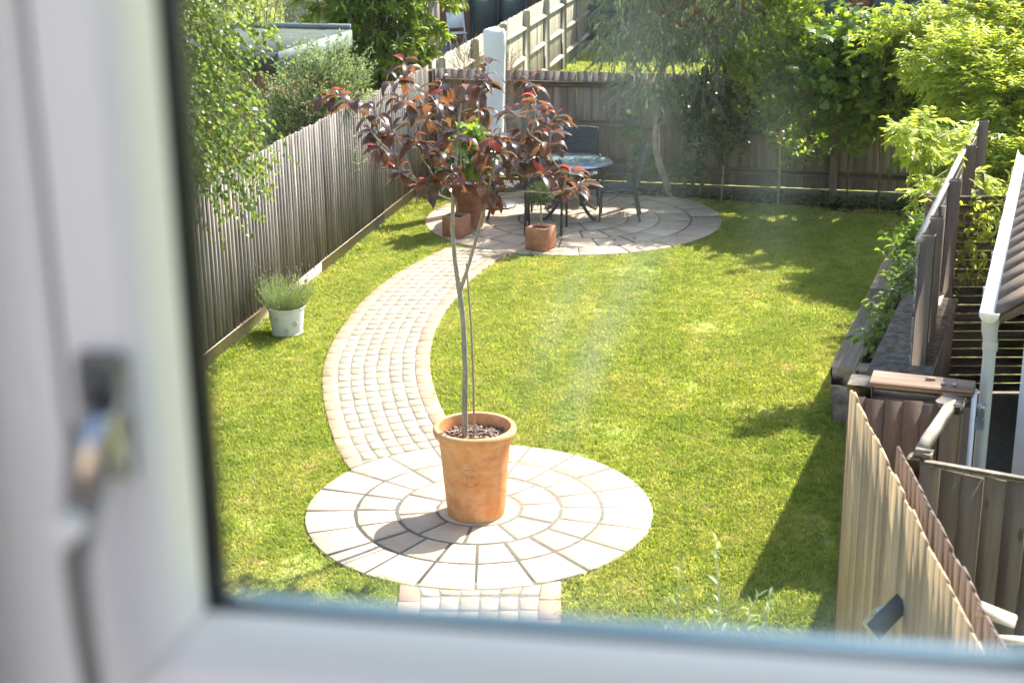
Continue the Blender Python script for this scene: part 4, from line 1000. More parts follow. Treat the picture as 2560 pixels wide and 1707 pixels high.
def side_dirs(d, ang, droop=0.0):
    """leaf axes leaving a shoot alternately at an angle"""
    r = unit(rng.normal(0, 1, d.shape)); s_ = unit(np.cross(d, r)); a = unit(d * math.cos(ang) + s_ * math.sin(ang)); a[:, 2] -= droop; return unit(a)
def nrm_up(n, tilt=.5): 
    v = rng.normal(0, tilt, (n, 3)); v[:, 2] += 1; return unit(v)

# ------------------------------------------------------------------ the red leaved tree in the pot
tree = thing('potted_tree', 'purple red leaved young tree standing in the big terracotta pot', 'tree', (-.35, 10.10, .52))
tb0 = np.array((-.35, 10.10, .52))
def D(px, py, Y): return None
TR = MB()
trunk = np.array([(-.352, 10.10, .50), (-.350, 10.10, .80), (-.338, 10.10, 1.15), (-.345, 10.105, 1.5), (-.372, 10.11, 1.80)]) 
TR.tube(trunk - tb0, [.025, .0215, .020, .019, .020], 12)
lstem = np.array([(-.368, 10.11, 1.72), (-.395, 10.12, 1.95), (-.41, 10.12, 2.2), (-.395, 10.11, 2.45), (-.36, 10.12, 2.8), (-.33, 10.14, 3.05)])
TR.tube(lstem - tb0, [.019, .0165, .0155, .0135, .010, .006], 10)
rstem = np.array([(-.36, 10.105, 1.74), (-.30, 10.09, 1.92), (-.24, 10.07, 2.12), (-.19, 10.05, 2.32), (-.12, 10.03, 2.6), (-.06, 10.02, 2.9)])
TR.tube(rstem - tb0, [.014, .0125, .0115, .0105, .008, .005], 10)
autosmooth(TR.build('trunk', 'bark_grey', tree), 60)
# leaf clusters: x, z offsets measured from the photograph's crown at the tree's depth, third value is depth
def crown_pt(zx, zy, dy):   # crown sketch (zoomed sheet) -> metres at y = 10.1 + dy
    px, py = 780 + zx / 3.267, 130 + zy / 3.267
    d = fw + ((px - 1280) / 3704.17) * rt + ((853.5 - py) / 3704.17) * up
    t = (10.1 + dy) / d[1]; return np.array((d[0] * t, d[1] * t, CAM[2] + d[2] * t))
CL = [(50, 320, 4), (230, 360, 4), (150, 350, 4), (330, 400, 5), (520, 480, 6), (700, 240, 8), (760, 90, 4), (720, 380, 8), (480, 640, 9), (650, 620, 9), (540, 780, 8), (700, 960, 9), (950, 540, 8), (950, 380, 8), (1060, 250, 7), (1080, 430, 8), (830, 700, 9), (1180, 660, 8), (1350, 430, 8),
      (1400, 250, 7), (1440, 100, 6), (1300, 330, 6), (1480, 680, 9), (1650, 480, 8), (1560, 830, 8), (1620, 740, 8), (1750, 600, 8), (1850, 520, 8), (1770, 230, 7), (1830, 380, 7), (2000, 520, 7), (1950, 680, 8), (1880, 790, 7), (1900, 1000, 6), (1500, 980, 9), (1250, 1060, 8),
      (1130, 960, 8), (950, 1050, 9), (890, 1110, 5), (1460, 1130, 8), (2120, 980, 9), (2130, 1130, 8), (1380, 820, 7), (1700, 880, 7), (1060, 660, 7), (1010, 800, 7), (2230, 1040, 5)]
def leaf_variant(curl, fold, seed):
    r = np.random.default_rng(seed); n = 7; V = []; ax = np.zeros(3); ang = .25
    cen = []
    for i in range(n + 1):
        cen.append(ax.copy()); ang -= curl / n * (1 + .3 * r.normal()); ax = ax + np.array((math.cos(ang), 0, math.sin(ang))) / n
    wd = [0.03, .26, .42, .48, .44, .33, .17, .0]
    for i in range(n + 1):
        w_ = wd[i] * .5 * (1 + .06 * r.normal()); ruf = .015 * r.normal()
        V += [cen[i] + (0, -w_, w_ * fold + ruf), cen[i], cen[i] + (0, w_, w_ * fold - ruf)]
    F = []
    for i in range(n):
        a = i * 3; F += [(a, a + 3, a + 4, a + 1), (a + 1, a + 4, a + 5, a + 2)]
    return np.array(V), F
LVAR = []
for i, (cu, fo) in enumerate(((1.0, .35), (1.5, .5), (.7, .2), (1.9, .6), (1.2, .1), (2.2, .35))):
    V, F = leaf_variant(cu, fo, i); LVAR.append([MB().add(V, F).me('leaf', m_, True) for m_ in ('leaf_red', 'leaf_new')])
skel = np.concatenate([np.array([s_[i] * (1 - t) + s_[i + 1] * t for i in range(len(s_) - 1) for t in (0, .25, .5, .75)]) for s_ in (lstem, rstem)])
BR = MB(); heads = []; joined = [p for p in skel if p[2] > 2.05]
r3 = np.random.default_rng(21)
allc = []
for (zx, zy, k) in CL:
    dy = r3.uniform(-.5, .5) * (.55 if zx < 500 or zx > 2000 else 1.0); allc.append((crown_pt(zx, zy, dy), k))
allc.sort(key=lambda c: np.linalg.norm(c[0] - np.array((-.3, 10.1, 2.3))))
LQ = []
for c, k in allc:
    J = np.array(joined); below = J[J[:, 2] < c[2] + .02]; below = below if len(below) else J
    q = below[np.argmin(np.linalg.norm(below - c, axis=1) + .25 * np.abs(below[:, 2] - (c[2] - .35)))]
    mid = (q + c) / 2 + r3.normal(0, .03, 3) + np.array((0, 0, -.03)); mid2 = mid * .5 + c * .5 + r3.normal(0, .015, 3)
    ln = np.linalg.norm(c - q); r0 = .0045 + .006 * min(1, ln)
    BR.tube(np.array([q, (q + mid) / 2 + r3.normal(0, .01, 3), mid, mid2, c]) - tb0, [r0, r0 * .85, r0 * .7, r0 * .5, .0028], 6)
    joined += [mid, mid2]
    gdir = unit((c - mid)[None])[0]
    for j in range(int(k * 1.4 + .5)):
        a = 2.4 * j + r3.uniform(0, .8); el = r3.uniform(-.75, .25) if j > 1 else r3.uniform(.2, .9)
        d = np.array((math.cos(a) * math.cos(el), math.sin(a) * math.cos(el), math.sin(el))) + gdir * .35; d /= np.linalg.norm(d)
        s_ = r3.uniform(.135, .205) if j > 1 else r3.uniform(.07, .13)
        base = c - gdir * r3.uniform(0, .09) * (j > 1) + d * .012
        up_ = np.array((0, 0, 1.0)) + r3.normal(0, .25, 3); y_ = np.cross(up_, d); y_ /= np.linalg.norm(y_); z_ = np.cross(d, y_)
        Mx = Matrix(((d[0], y_[0], z_[0]), (d[1], y_[1], z_[1]), (d[2], y_[2], z_[2])))
        young = (j <= 1 and r3.random() < .55)
        me_ = LVAR[r3.integers(6)][1 if young else 0]; sv = (s_, s_ * r3.uniform(.68, .95), s_)
        LQ.append((base, me_, Mx, sv, young))
LQ.sort(key=lambda q: q[0][1] - 2.5 * q[3][0])            # nearest and largest first; past 300 the rest are one mass
rest = MB()
for n_leaf, (base, me_, Mx, sv, young) in enumerate(LQ):
    if n_leaf < 300 or young: link('leaf', me_, tree, tuple(base - tb0), Mx.to_euler(), sv)
    else:
        co = np.empty(len(me_.vertices) * 3, np.float32); me_.vertices.foreach_get('co', co)
        rest.add((co.reshape(-1, 3) * sv) @ np.array(Mx).T + (base - tb0), [list(p_.vertices) for p_ in me_.polygons])
tag(rest.build('leaf_mass', 'leaf_red', tree, True), kind='stuff')
BR.build('branches', 'bark_grey', tree, True)
ck = thing('bamboo_cane', 'thin brown cane staking the trunk in the big terracotta pot', 'cane', (-.285, 10.08, .52))
autosmooth(MB().tube([(0, 0, 0), (.004, 0, .5), (-.004, .01, .95), (-.03, .02, 1.42)], [.0085, .008, .0075, .006], 8).build('cane_rod', 'cane', ck), 60)

# ------------------------------------------------------------------ birch hanging over the fence
bi = Plant('birch_tree', 'birch with small round leaves hanging over the featheredge fence beside the window frame', 'tree', (-4.1, 14.2, 0))
bi.limb([(-4.1, 14.2, 0), (-4.05, 14.2, 2.0), (-3.9, 14.15, 3.6), (-3.8, 14.1, 5.2)], [.10, .085, .06, .03])
blobs = [(-3.05, 13.55, 3.25, .75, .9, .8), (-3.0, 13.4, 2.55, .62, .8, .55), (-3.3, 13.5, 4.1, .95, 1.0, .8), (-2.75, 13.5, 2.1, .32, .5, .3), (-3.6, 13.4, 2.2, .6, .8, .6)]
bi.limbs_to((-3.95, 14.15, 3.2), blobs, .03, 4)
p, d = in_blobs(blobs, 1050, .2)
dd = d * np.array((1, .6, .35)) + np.array((.45, -.2, .1)); P = grow(p, dd, rng.uniform(.35, .75, len(p)), 6, .22, .10)
bi.shoots(P, .0035, .0014)
lp, ld = along(P, 15); ax = side_dirs(ld, .9, .55)
bi.leaf(lp, ax, nrm_up(len(lp), .9), rng.uniform(.040, .058, len(lp)), rng.uniform(.034, .048, len(lp)), LEAF8)
bi.done('leaf_birch', 'bark_birch')

# ------------------------------------------------------------------ grey green shrub in front of the shed
sh1 = Plant('grey_green_shrub', 'dense grey green small leaved shrub between the shed and the featheredge fence', 'shrub', (-2.55, 18.5, 0))
blobs = [(-2.45, 18.35, 1.85, .55, .45, .42), (-2.75, 18.3, 1.5, .40, .4, .4), (-2.1, 18.6, 2.0, .36, .4, .38), (-2.3, 18.5, 2.25, .3, .3, .25), (-2.6, 18.5, 1.0, .6, .5, .6)]
sh1.limbs_to((-2.55, 18.5, .1), blobs, .02, 4)
p, d = in_blobs(blobs, 1500, .2); P = grow(p, d * (1, 1, .5) + (0, 0, .7), rng.uniform(.16, .38, len(p)), 4, -.02, .14); sh1.shoots(P, .003, .0012)
lp, ld = along(P, 12); sh1.leaf(lp, side_dirs(ld, .8), nrm_up(len(lp), .8), rng.uniform(.036, .058, len(lp)), rng.uniform(.016, .026, len(lp)), LEAF4)
sh1.done('leaf_olive', 'bark_dark')

# ------------------------------------------------------------------ long leaved evergreen
lo = Plant('long_leaved_evergreen', 'tall dark evergreen with long glossy leaves in whorls, behind the featheredge fence corner', 'tree', (-2.0, 23.6, 0))
blobs = [(-2.0, 23.3, 2.4, .75, .7, .65), (-1.3, 23.6, 2.75, .55, .6, .6), (-2.6, 23.6, 2.75, .6, .6, .6), (-1.7, 23.8, 3.4, .9, .8, .6), (-1.7, 22.9, 1.75, .5, .4, .5), (-2.3, 23.2, 1.6, .6, .5, .5)]
lo.limb([(-2.0, 23.6, 0), (-2.0, 23.6, 1.2), (-1.95, 23.6, 2.4)], [.09, .075, .05]); lo.limbs_to((-2.0, 23.6, 1.2), blobs, .035, 4)
p, d = in_blobs(blobs, 620, .35); P = grow(p, d + (0, 0, .5), rng.uniform(.15, .35, len(p)), 3, -.05, .1); lo.shoots(P, .006, .004)
tip = np.repeat(P[:, -1], 14, 0) - np.repeat(unit(P[:, -1] - P[:, -2]), 14, 0) * rng.uniform(0, .12, len(P) * 14)[:, None]; dr = np.repeat(unit(P[:, -1] - P[:, -2]), 14, 0)
ax = side_dirs(dr, 1.0, .12); lo.leaf(tip, ax, nrm_up(len(tip), .35), rng.uniform(.15, .25, len(tip)), rng.uniform(.035, .055, len(tip)), LEAF8)
lo.done('leaf_loquat', 'bark_dark')

# ------------------------------------------------------------------ wispy shrub far left
wi = Plant('wispy_shrub', 'feathery grey green shrub with arching sprays, behind the shed roof', 'shrub', (-4.2, 24.6, 0))
blobs = [(-4.5, 24.6, 2.2, .75, .7, .7), (-3.7, 24.6, 2.3, .5, .6, .5), (-5.0, 24.6, 2.8, .8, .8, .8), (-3.9, 24.8, 2.9, .7, .7, .5), (-3.2, 24.4, 1.7, .5, .5, .5), (-4.3, 24.6, 1.0, 1.0, .8, .8)]
wi.limbs_to((-4.2, 24.6, .1), blobs, .025, 4)
p, d = in_blobs(blobs, 900, .3); P = grow(p, d + (0, 0, .5), rng.uniform(.3, .6, len(p)), 5, .09, .1); wi.shoots(P, .004, .0015)
lp, ld = along(P, 16); wi.leaf(lp, side_dirs(ld, .7, .1), nrm_up(len(lp), .8), rng.uniform(.07, .12, len(lp)), rng.uniform(.007, .011, len(lp)), LEAF4)
wi.done('leaf_wispy', 'bark_dark')
# low hedge-like cover beyond the fence so the neighbour's side is not bare
nb = Plant('rusty_shrub', 'thin rusty brown twiggy shrub behind the red leaves at the fence corner', 'shrub', (-.75, 21.3, 0))
blobs = [(-.80, 21.3, 1.35, .26, .25, .5), (-.62, 21.35, 1.9, .16, .2, .35), (-.95, 21.3, 1.0, .25, .25, .4), (-.02, 21.35, 1.75, .16, .2, .3), (.06, 21.4, 1.4, .16, .15, .25)]
nb.limbs_to((-.75, 21.3, .0), blobs, .010, 5)
p, d = in_blobs(blobs, 230, .1); P = grow(p, d * .5 + (0, 0, .8), rng.uniform(.15, .4, len(p)), 4, 0, .14); nb.shoots(P, .003, .001)
lp, ld = along(P, 14); nb.leaf(lp, side_dirs(ld, .8), nrm_up(len(lp), .9), rng.uniform(.018, .03, len(lp)), rng.uniform(.009, .014, len(lp)), LEAF4)
nb.done('leaf_rust', 'bark_dark')

# ------------------------------------------------------------------ gum tree with the bent pale trunk
eu = Plant('gum_tree', 'weeping narrow leaved gum tree with bent pale trunk against the end fence', 'tree', (2.30, 21.05, 0))
tk = [(2.30, 21.05, -.02), (2.24, 20.98, .25), (2.13, 20.8, .52), (2.06, 20.66, .8), (2.05, 20.6, 1.05), (2.10, 20.6, 1.5), (2.14, 20.6, 2.0), (2.17, 20.6, 2.6), (2.20, 20.6, 3.3), (2.22, 20.65, 4.2)]
eu.limb(tk, [.065, .056, .052, .05, .048, .044, .038, .03, .022, .012], 10)
blobs = [(1.55, 20.3, 2.35, .42, .45, .45), (2.1, 20.4, 2.45, .5, .5, .55), (2.7, 20.3, 2.4, .5, .5, .6), (3.15, 20.4, 2.75, .4, .5, .5), (1.75, 20.5, 3.15, .75, .6, .5), (2.7, 20.5, 3.3, .8, .7, .5), (1.95, 20.25, 1.72, .45, .4, .3), (2.6, 20.3, 1.72, .35, .4, .3), (2.2, 20.6, 3.9, 1.0, .8, .5)]
for z_, bs in ((1.5, blobs[6:8]), (1.8, blobs[:2]), (1.95, blobs[2:4]), (2.5, blobs[4:6]), (3.0, blobs[8:])): eu.limbs_to((2.12 + (z_ - 1.5) * .05, 20.6, z_), bs, .010, 2)
p, d = in_blobs(blobs, 1500, .1); P = grow(p, d * (1, 1, .3) + (0, 0, .1), rng.uniform(.25, .5, len(p)), 5, .2, .1); eu.shoots(P, .003, .0012)
lp, ld = along(P, 15); ax = side_dirs(ld, .6, 1.3); eu.leaf(lp, ax, rng.normal(0, 1, lp.shape), rng.uniform(.07, .12, len(lp)), rng.uniform(.011, .017, len(lp)), LEAFL)
eu.done('leaf_euc', 'bark_euc')

# ------------------------------------------------------------------ sapling, rosette shrub, vine, climber on the post
ap = Plant('oval_leaved_sapling', 'upright sapling with bright oval leaves standing right of the gum tree', 'tree', (3.75, 20.35, 0))
ap.o['label'] = 'upright sapling with bright oval leaves between the gum tree and the lobed vine'
ap.limb([(3.75, 20.35, 0), (3.74, 20.3, .9), (3.7, 20.25, 1.8), (3.66, 20.2, 3.2)], [.02, .018, .015, .007], 8)
blobs = [(3.6, 20.05, 2.35, .35, .35, .5), (3.45, 20.0, 1.75, .42, .4, .45), (3.85, 20.0, 1.85, .42, .4, .42), (3.6, 20.1, 2.95, .22, .25, .35), (3.15, 20.1, 1.95, .3, .3, .35), (3.95, 20.1, 2.3, .25, .3, .3), (3.6, 20.1, 1.2, .35, .35, .3), (4.15, 20.0, 1.6, .35, .35, .35), (3.4, 20.3, 2.9, .35, .3, .35), (3.9, 20.2, 2.8, .35, .3, .35), (3.35, 20.4, 1.35, .35, .25, .3), (3.9, 20.35, .75, .3, .2, .35)]
ap.limbs_to((3.72, 20.28, 1.1), blobs, .010, 4)
p, d = in_blobs(blobs, 1000, .15); P = grow(p, d * (1, 1, .4) + (0, 0, .8), rng.uniform(.18, .42, len(p)), 4, -.03, .1); ap.shoots(P, .003, .0012)
lp, ld = along(P, 9); ap.leaf(lp, side_dirs(ld, .9, .1), nrm_up(len(lp), .7), rng.uniform(.06, .095, len(lp)), rng.uniform(.034, .052, len(lp)), LEAF8)
ap.done('leaf_apple', 'stem_pale')

mg = Plant('rosette_shrub', 'dark glossy rosette leaved shrub on a thin pale stem before the end fence', 'shrub', (2.98, 20.55, 0))
mg.limb([(2.98, 20.55, 0), (2.99, 20.5, .5), (3.0, 20.45, .9), (2.95, 20.4, 1.4)], [.013, .012, .010, .006], 8)
blobs = [(2.6, 20.3, .88, .3, .3, .22), (2.95, 20.35, .95, .32, .3, .3), (2.75, 20.35, 1.3, .4, .35, .3), (3.25, 20.35, 1.25, .3, .3, .3), (2.95, 20.35, 1.6, .3, .3, .22), (2.4, 20.4, 1.4, .25, .25, .25), (3.3, 20.4, 1.75, .35, .3, .35), (2.7, 20.5, 1.75, .3, .25, .25)]
mg.limbs_to((2.99, 20.47, .75), blobs, .008, 4)
p, d = in_blobs(blobs, 260, .2); P = grow(p, d * (1, 1, .6) + (0, 0, .4), rng.uniform(.06, .16, len(p)), 3, -.02, .1); mg.shoots(P, .004, .003)
tip = np.repeat(P[:, -1], 11, 0); dr = np.repeat(unit(P[:, -1] - P[:, -2]), 11, 0)
mg.leaf(tip, side_dirs(dr, 1.15), nrm_up(len(tip), .3), rng.uniform(.09, .15, len(tip)), rng.uniform(.034, .05, len(tip)), LEAF8)
mg.done('leaf_laurel', 'stem_pale')

cl = Plant('post_climber', 'small leafy climber on the fence post behind the side-on wicker chair', 'climber', (1.80, 21.3, 0))
cl.limb([(1.80, 21.3, 0), (1.78, 21.3, .6), (1.74, 21.28, 1.25)], [.008, .007, .004], 6)
blobs = [(1.78, 21.2, .95, .2, .1, .3), (1.95, 21.15, .55, .25, .12, .25), (1.7, 21.2, 1.25, .12, .08, .12), (2.6, 21.05, .35, .35, .12, .25)]
p, d = in_blobs(blobs, 150, .1); cl.leaf(p, d * (1, .3, .3) + (0, -.4, -.5), np.array((0, -1, .7)) + rng.normal(0, .4, p.shape), rng.uniform(.07, .12, len(p)), rng.uniform(.07, .11, len(p)), VINE)
cl.done('leaf_vine', 'bark_dark')

vn = Plant('lobed_vine', 'sprawling vine with large lobed leaves on two thin stems over the end fence', 'vine', (5.05, 19.9, 0))
vn.limb([(5.05, 19.9, 0), (5.02, 19.85, .7), (4.95, 19.8, 1.4), (4.85, 19.75, 2.1), (4.6, 19.7, 2.6)], [.02, .018, .017, .012, .006], 8)
vn.limb([(4.68, 20.2, 0), (4.66, 20.15, .8), (4.6, 20.1, 1.5), (4.5, 19.9, 2.2)], [.010, .010, .009, .005], 8)
blobs = [(4.5, 19.6, 2.1, .6, .6, .35), (4.9, 19.6, 2.0, .6, .6, .45), (4.2, 19.7, 1.85, .45, .5, .4), (5.35, 19.5, 1.95, .6, .6, .45), (4.5, 19.8, 2.45, .45, .4, .25), (5.2, 19.7, 2.3, .5, .5, .3), (5.9, 19.5, 2.1, .6, .6, .5), (4.4, 19.9, 1.4, .45, .35, .3), (5.0, 19.9, 1.5, .5, .35, .3), (5.6, 19.7, 1.4, .5, .4, .4)]
vn.limbs_to((4.9, 19.78, 1.6), blobs, .010, 3)
p, d = in_blobs(blobs, 1000, .15); P = grow(p, d + (0, 0, .2), rng.uniform(.25, .6, len(p)), 5, .07, .14); vn.shoots(P, .003, .0015)
lp, ld = along(P, 7); vn.leaf(lp, side_dirs(ld, 1.1, .25), nrm_up(len(lp), .45), rng.uniform(.08, .14, len(lp)), rng.uniform(.08, .14, len(lp)), VINE)
vn.done('leaf_vine', 'bark_dark')

# ------------------------------------------------------------------ wisteria
ws = Plant('wisteria', 'huge yellow green wisteria with arching sprays behind the tall slatted screen', 'climber', (6.3, 17.2, 0))
ws.limb([(6.3, 17.2, 0), (6.2, 17.2, .8), (6.25, 17.1, 1.6), (6.0, 17.1, 2.4)], [.06, .05, .045, .03], 10)
blobs = [(5.7, 16.7, 1.85, .7, .6, .55), (6.3, 16.8, 1.95, .7, .7, .6), (5.6, 17.3, 2.25, .75, .6, .45), (6.4, 17.6, 2.45, .8, .7, .5), (5.4, 15.9, 1.15, .5, .5, .5), (5.85, 15.8, 1.3, .55, .5, .5), (6.3, 16.1, 1.5, .6, .5, .5), (5.25, 15.1, .75, .45, .4, .45), (5.7, 15.1, .85, .45, .4, .45), (6.0, 18.3, 2.75, .9, .8, .45), (5.2, 17.5, 2.35, .5, .5, .35), (4.75, 13.7, .7, .3, .3, .45), (6.6, 18.8, 3.0, .8, .8, .5), (5.1, 16.3, 1.5, .4, .4, .4)]
ws.limbs_to((6.15, 17.1, 1.9), blobs, .018, 3)
p, d = in_blobs(blobs, 1300, .4)
# long whips arching over the vine towards the lawn
pw = np.array([(5.55, 19.0, 2.60)] * 16) + rng.normal(0, .16, (16, 3)); dw = np.array((-1.0, .1, .25)) + rng.normal(0, .28, (16, 3))
W1 = grow(pw, dw, rng.uniform(.5, 1.25, 16), 9, .07, .07)
pw2 = np.array([(4.05, 13.5, 2.2)] * 8) + rng.normal(0, .08, (8, 3)); W2 = grow(pw2, np.array((-1, -.9, .3)) + rng.normal(0, .22, (8, 3)), rng.uniform(.4, .85, 8), 9, .06, .06)
W2b = grow(np.array([(5.05, 15.4, 1.3), (5.05, 15.3, 1.3), (4.95, 15.5, 1.4)]), np.array([(-.8, -1.5, 1.0)] * 3), np.array((2.0, 2.1, 2.0)), 9, .06, .03)
pw3 = np.array([(4.5, 15.0, 1.35), (4.52, 15.0, 1.05), (4.5, 14.8, 1.5), (5.0, 14.3, 1.4), (4.7, 13.9, .95), (4.4, 13.3, .7)]); W3 = grow(pw3, np.array((-.8, -.3, .3)) + rng.normal(0, .2, (6, 3)), rng.uniform(.25, .45, 6), 9, .06, .06)
ws.shoots(np.concatenate([W1, W2, W3, W2b]), .006, .002, 5)
def pinnate(plant, base, d, L, npair, ll, lw, lv):
    """compound leaves: a midrib with pairs of leaflets"""
    R_ = grow(base, d, L, 6, .10, .05); plant.shoots(R_, .0016, .0008)
    n = len(base); t = np.linspace(.22, .98, npair); s_ = t * 5.999; i = s_.astype(int); f = (s_ - i)[None, :, None]
    pos = R_[:, i] * (1 - f) + R_[:, i + 1] * f; dr = unit(R_[:, i + 1] - R_[:, i])
    sd_ = unit(np.cross(dr, np.broadcast_to(UPV, dr.shape) + rng.normal(0, .2, dr.shape)))
    for sg in (-1, 1):
        ax = unit(dr * .75 + sg * sd_ + np.array((0, 0, -.25)) + rng.normal(0, .12, dr.shape)).reshape(-1, 3)
        m_ = len(ax); plant.leaf(pos.reshape(-1, 3), ax, nrm_up(m_, .35), ll * rng.uniform(.8, 1.15, m_), lw * rng.uniform(.85, 1.15, m_), LEAF4, np.clip(np.repeat(lv, npair) + rng.normal(0, .12, m_), 0, 1))
def spray(plant, p, d, L=.27, k=4):
    n = len(p); b = np.repeat(p, k, 0); dd = unit(np.repeat(d, k, 0) + rng.normal(0, .45, (n * k, 3)) + (0, -.15, .25)); pinnate(plant, b, dd, rng.uniform(.8, 1.2, n * k) * L, 6, .088, .031, rng.random(n * k))
spray(ws, p, d, .28, 5)
for W_, per in ((W1, 9), (W2, 8), (W3, 6), (W2b, 4)):
    lp, ld = along(W_, per); spray(ws, lp, side_dirs(ld, .8), .2, 2)
# bare tendrils hanging from the whips
pt_ = W1[::4, 6]; ws.shoots(grow(pt_, np.tile((-.3, 0, -1.0), (len(pt_), 1)), rng.uniform(.3, .5, len(pt_)), 5, .1, .08), .003, .002)
ws.done('leaf_wist', 'stem_pale')

# ------------------------------------------------------------------ plants in the sleeper bed, on the gate, in pots
cb, sb_ = math.cos(pa), math.sin(pa)
def bed(x, y, z): return np.array((2.714 + x * cb - y * sb_, 11.95 + x * sb_ + y * cb, z))
for (x, y, r_, h_, kind, lab) in ((.55, -.45, .22, .28, 0, 'low dark leafy clump at the near end of the sleeper bed'), (1.15, -.45, .28, .38, 0, 'bushy green clump second from the near end of the sleeper bed'), (1.85, -.45, .30, .46, 1, 'pinkish edged leafy clump in the middle of the sleeper bed'), (2.6, -.42, .30, .52, 0, 'broad green clump beyond the pinkish one in the sleeper bed'), (3.3, -.42, .3, .66, 2, 'bright upright leafy plant towards the far end of the sleeper bed'), (3.9, -.45, .25, .8, 3, 'airy pale seed headed plant farthest along the sleeper bed')):
    b0 = bed(x, y, .43); pl_ = Plant('bed_plant', lab, 'plant', b0, 'plants in the sleeper bed')
    c = b0 + (0, 0, h_ * .5); p, d = in_blobs([(c[0], c[1], c[2], r_, r_, h_ * .5), (c[0] + .1, c[1] + .15, c[2] * .98, r_ * .8, r_ * .8, h_ * .4)], 95, .1); P = grow(p, d * .6 + (0, 0, .8), rng.uniform(.1, .24, len(p)), 3, .02, .12); pl_.shoots(P, .003, .0015)
    pl_.limb([b0, c], [.008, .004], 5)
    lp, ld = along(P, 8)
    if kind == 2: pl_.leaf(lp, side_dirs(ld, .9, .1), nrm_up(len(lp), .4), rng.uniform(.11, .17, len(lp)), rng.uniform(.035, .05, len(lp)), LEAF8)
    elif kind == 3: pl_.leaf(lp, side_dirs(ld, .7, 0), nrm_up(len(lp), .8), rng.uniform(.02, .04, len(lp)), rng.uniform(.01, .014, len(lp)), LEAF4)
    else: pl_.leaf(lp, side_dirs(ld, 1.0, .1), nrm_up(len(lp), .45), rng.uniform(.06, .10, len(lp)), rng.uniform(.03, .05, len(lp)), LEAF8)
    pl_.done('leaf_fig' if kind == 2 else 'leaf_olive' if kind == 3 else 'leaf_bed', 'stem_pale', 'foliage', 'stem')
gp = Plant('passage_climber', 'leafy climber spilling over the slat gate beside the tall screen', 'climber', (4.25, 12.72, 0))
gp.limb([(4.25, 12.75, 0), (4.2, 12.75, 1.0), (4.25, 12.7, 1.8)], [.012, .01, .005], 6)
p, d = in_blobs([(4.35, 12.55, 1.75, .35, .2, .25), (3.95, 12.5, 1.55, .25, .15, .3), (4.45, 12.5, 1.4, .2, .12, .2), (3.85, 12.45, 1.15, .15, .1, .25)], 110, .1); P = grow(p, d + (0, -.3, 0), rng.uniform(.12, .3, len(p)), 4, .08, .15); gp.shoots(P, .0025, .001)
lp, ld = along(P, 6); gp.leaf(lp, side_dirs(ld, .9, .2), nrm_up(len(lp), .6), rng.uniform(.06, .1, len(lp)), rng.uniform(.026, .04, len(lp)), LEAF8); gp.done('leaf_wist', 'stem_pale')

fg = Plant('fig_shrub', 'bright green cut leaved shrub in the tall flared pot', 'shrub', (-.52, 19.22, .52))
blobs = [(-.52, 19.15, .85, .24, .22, .22), (-.68, 19.12, 1.0, .18, .18, .18), (-.35, 19.15, .95, .18, .18, .2), (-.5, 19.2, 1.25, .14, .14, .2)]
fg.limbs_to((-.52, 19.22, .5), blobs, .009, 3)
p, d = in_blobs(blobs, 120, .1); P = grow(p, d + (0, 0, .3), rng.uniform(.1, .2, len(p)), 3, .04, .1); fg.shoots(P, .003, .0015)
lp, ld = along(P, 5); fg.leaf(lp, side_dirs(ld, 1.0, .1), nrm_up(len(lp), .5), rng.uniform(.08, .12, len(lp)), rng.uniform(.07, .11, len(lp)), VINE); fg.done('leaf_fig', 'bark_grey')

def topiary(loc, h_, r_, lab):
    t = Plant('ball_topiary', lab, 'topiary', (loc[0], loc[1], .25)); t.limb([(loc[0], loc[1], .22), (loc[0] + .006, loc[1], .4), (loc[0], loc[1], h_)], [.013, .012, .010], 8)
    p, d = in_blobs([(loc[0], loc[1], h_, r_, r_, r_ * .85)], 520, .5); P = grow(p, d + (0, 0, .2), rng.uniform(.02, .06, len(p)), 2, 0, .15); t.shoots(P, .0015, .001)
    lp, ld = along(P, 7); t.leaf(lp, side_dirs(ld, .8), nrm_up(len(lp), .9), rng.uniform(.016, .028, len(lp)), rng.uniform(.007, .011, len(lp)), LEAF4); return t.done('leaf_topiary', 'bark_grey')
topiary((.375, 18.03), .72, .165, 'small clipped ball tree growing in the front terracotta cube')
topiary((-.70, 18.76), 1.02, .14, 'small ball tree in the terracotta cube by the flared pot, behind the red leaves')

la = Plant('lavender', 'bushy lavender with spent flower spikes in the white enamel bucket', 'plant', (-2.325, 14.66, .25))
n = 420; a = rng.uniform(0, 6.283, n); r_ = .155 * np.sqrt(rng.random(n)); b = np.stack([-2.325 + r_ * np.cos(a), 14.66 + r_ * np.sin(a), np.full(n, .245)], 1)
P = grow(b, np.stack([np.cos(a) * r_ * 4, np.sin(a) * r_ * 4, np.ones(n)], 1), rng.uniform(.21, .38, n), 5, 0, .06); la.shoots(P, .0018, .001)
lp, ld = along(P, 15); la.leaf(lp, side_dirs(ld, .55), nrm_up(len(lp), 1.0), rng.uniform(.022, .036, len(lp)), rng.uniform(.004, .006, len(lp)), LEAF4)
k = rng.choice(n, 34, False); Q = grow(P[k, -1], np.stack([np.cos(a[k]) * .25, np.sin(a[k]) * .25, np.ones(34)], 1), rng.uniform(.06, .16, 34), 3, 0, .05); la.shoots(Q, .0016, .0012)
lo_ = la.done('leaf_lav', 'stem_pale', 'foliage', 'stem')
fm = MB()
for q in Q: fm.tube([q[-1] - la.base, q[-1] - la.base + (0, 0, .018), q[-1] - la.base + (.001, 0, .04)], [.005, .007, .003], 5)
tag(fm.build('flower_spikes', 'lavender_flower', lo_), kind='stuff')

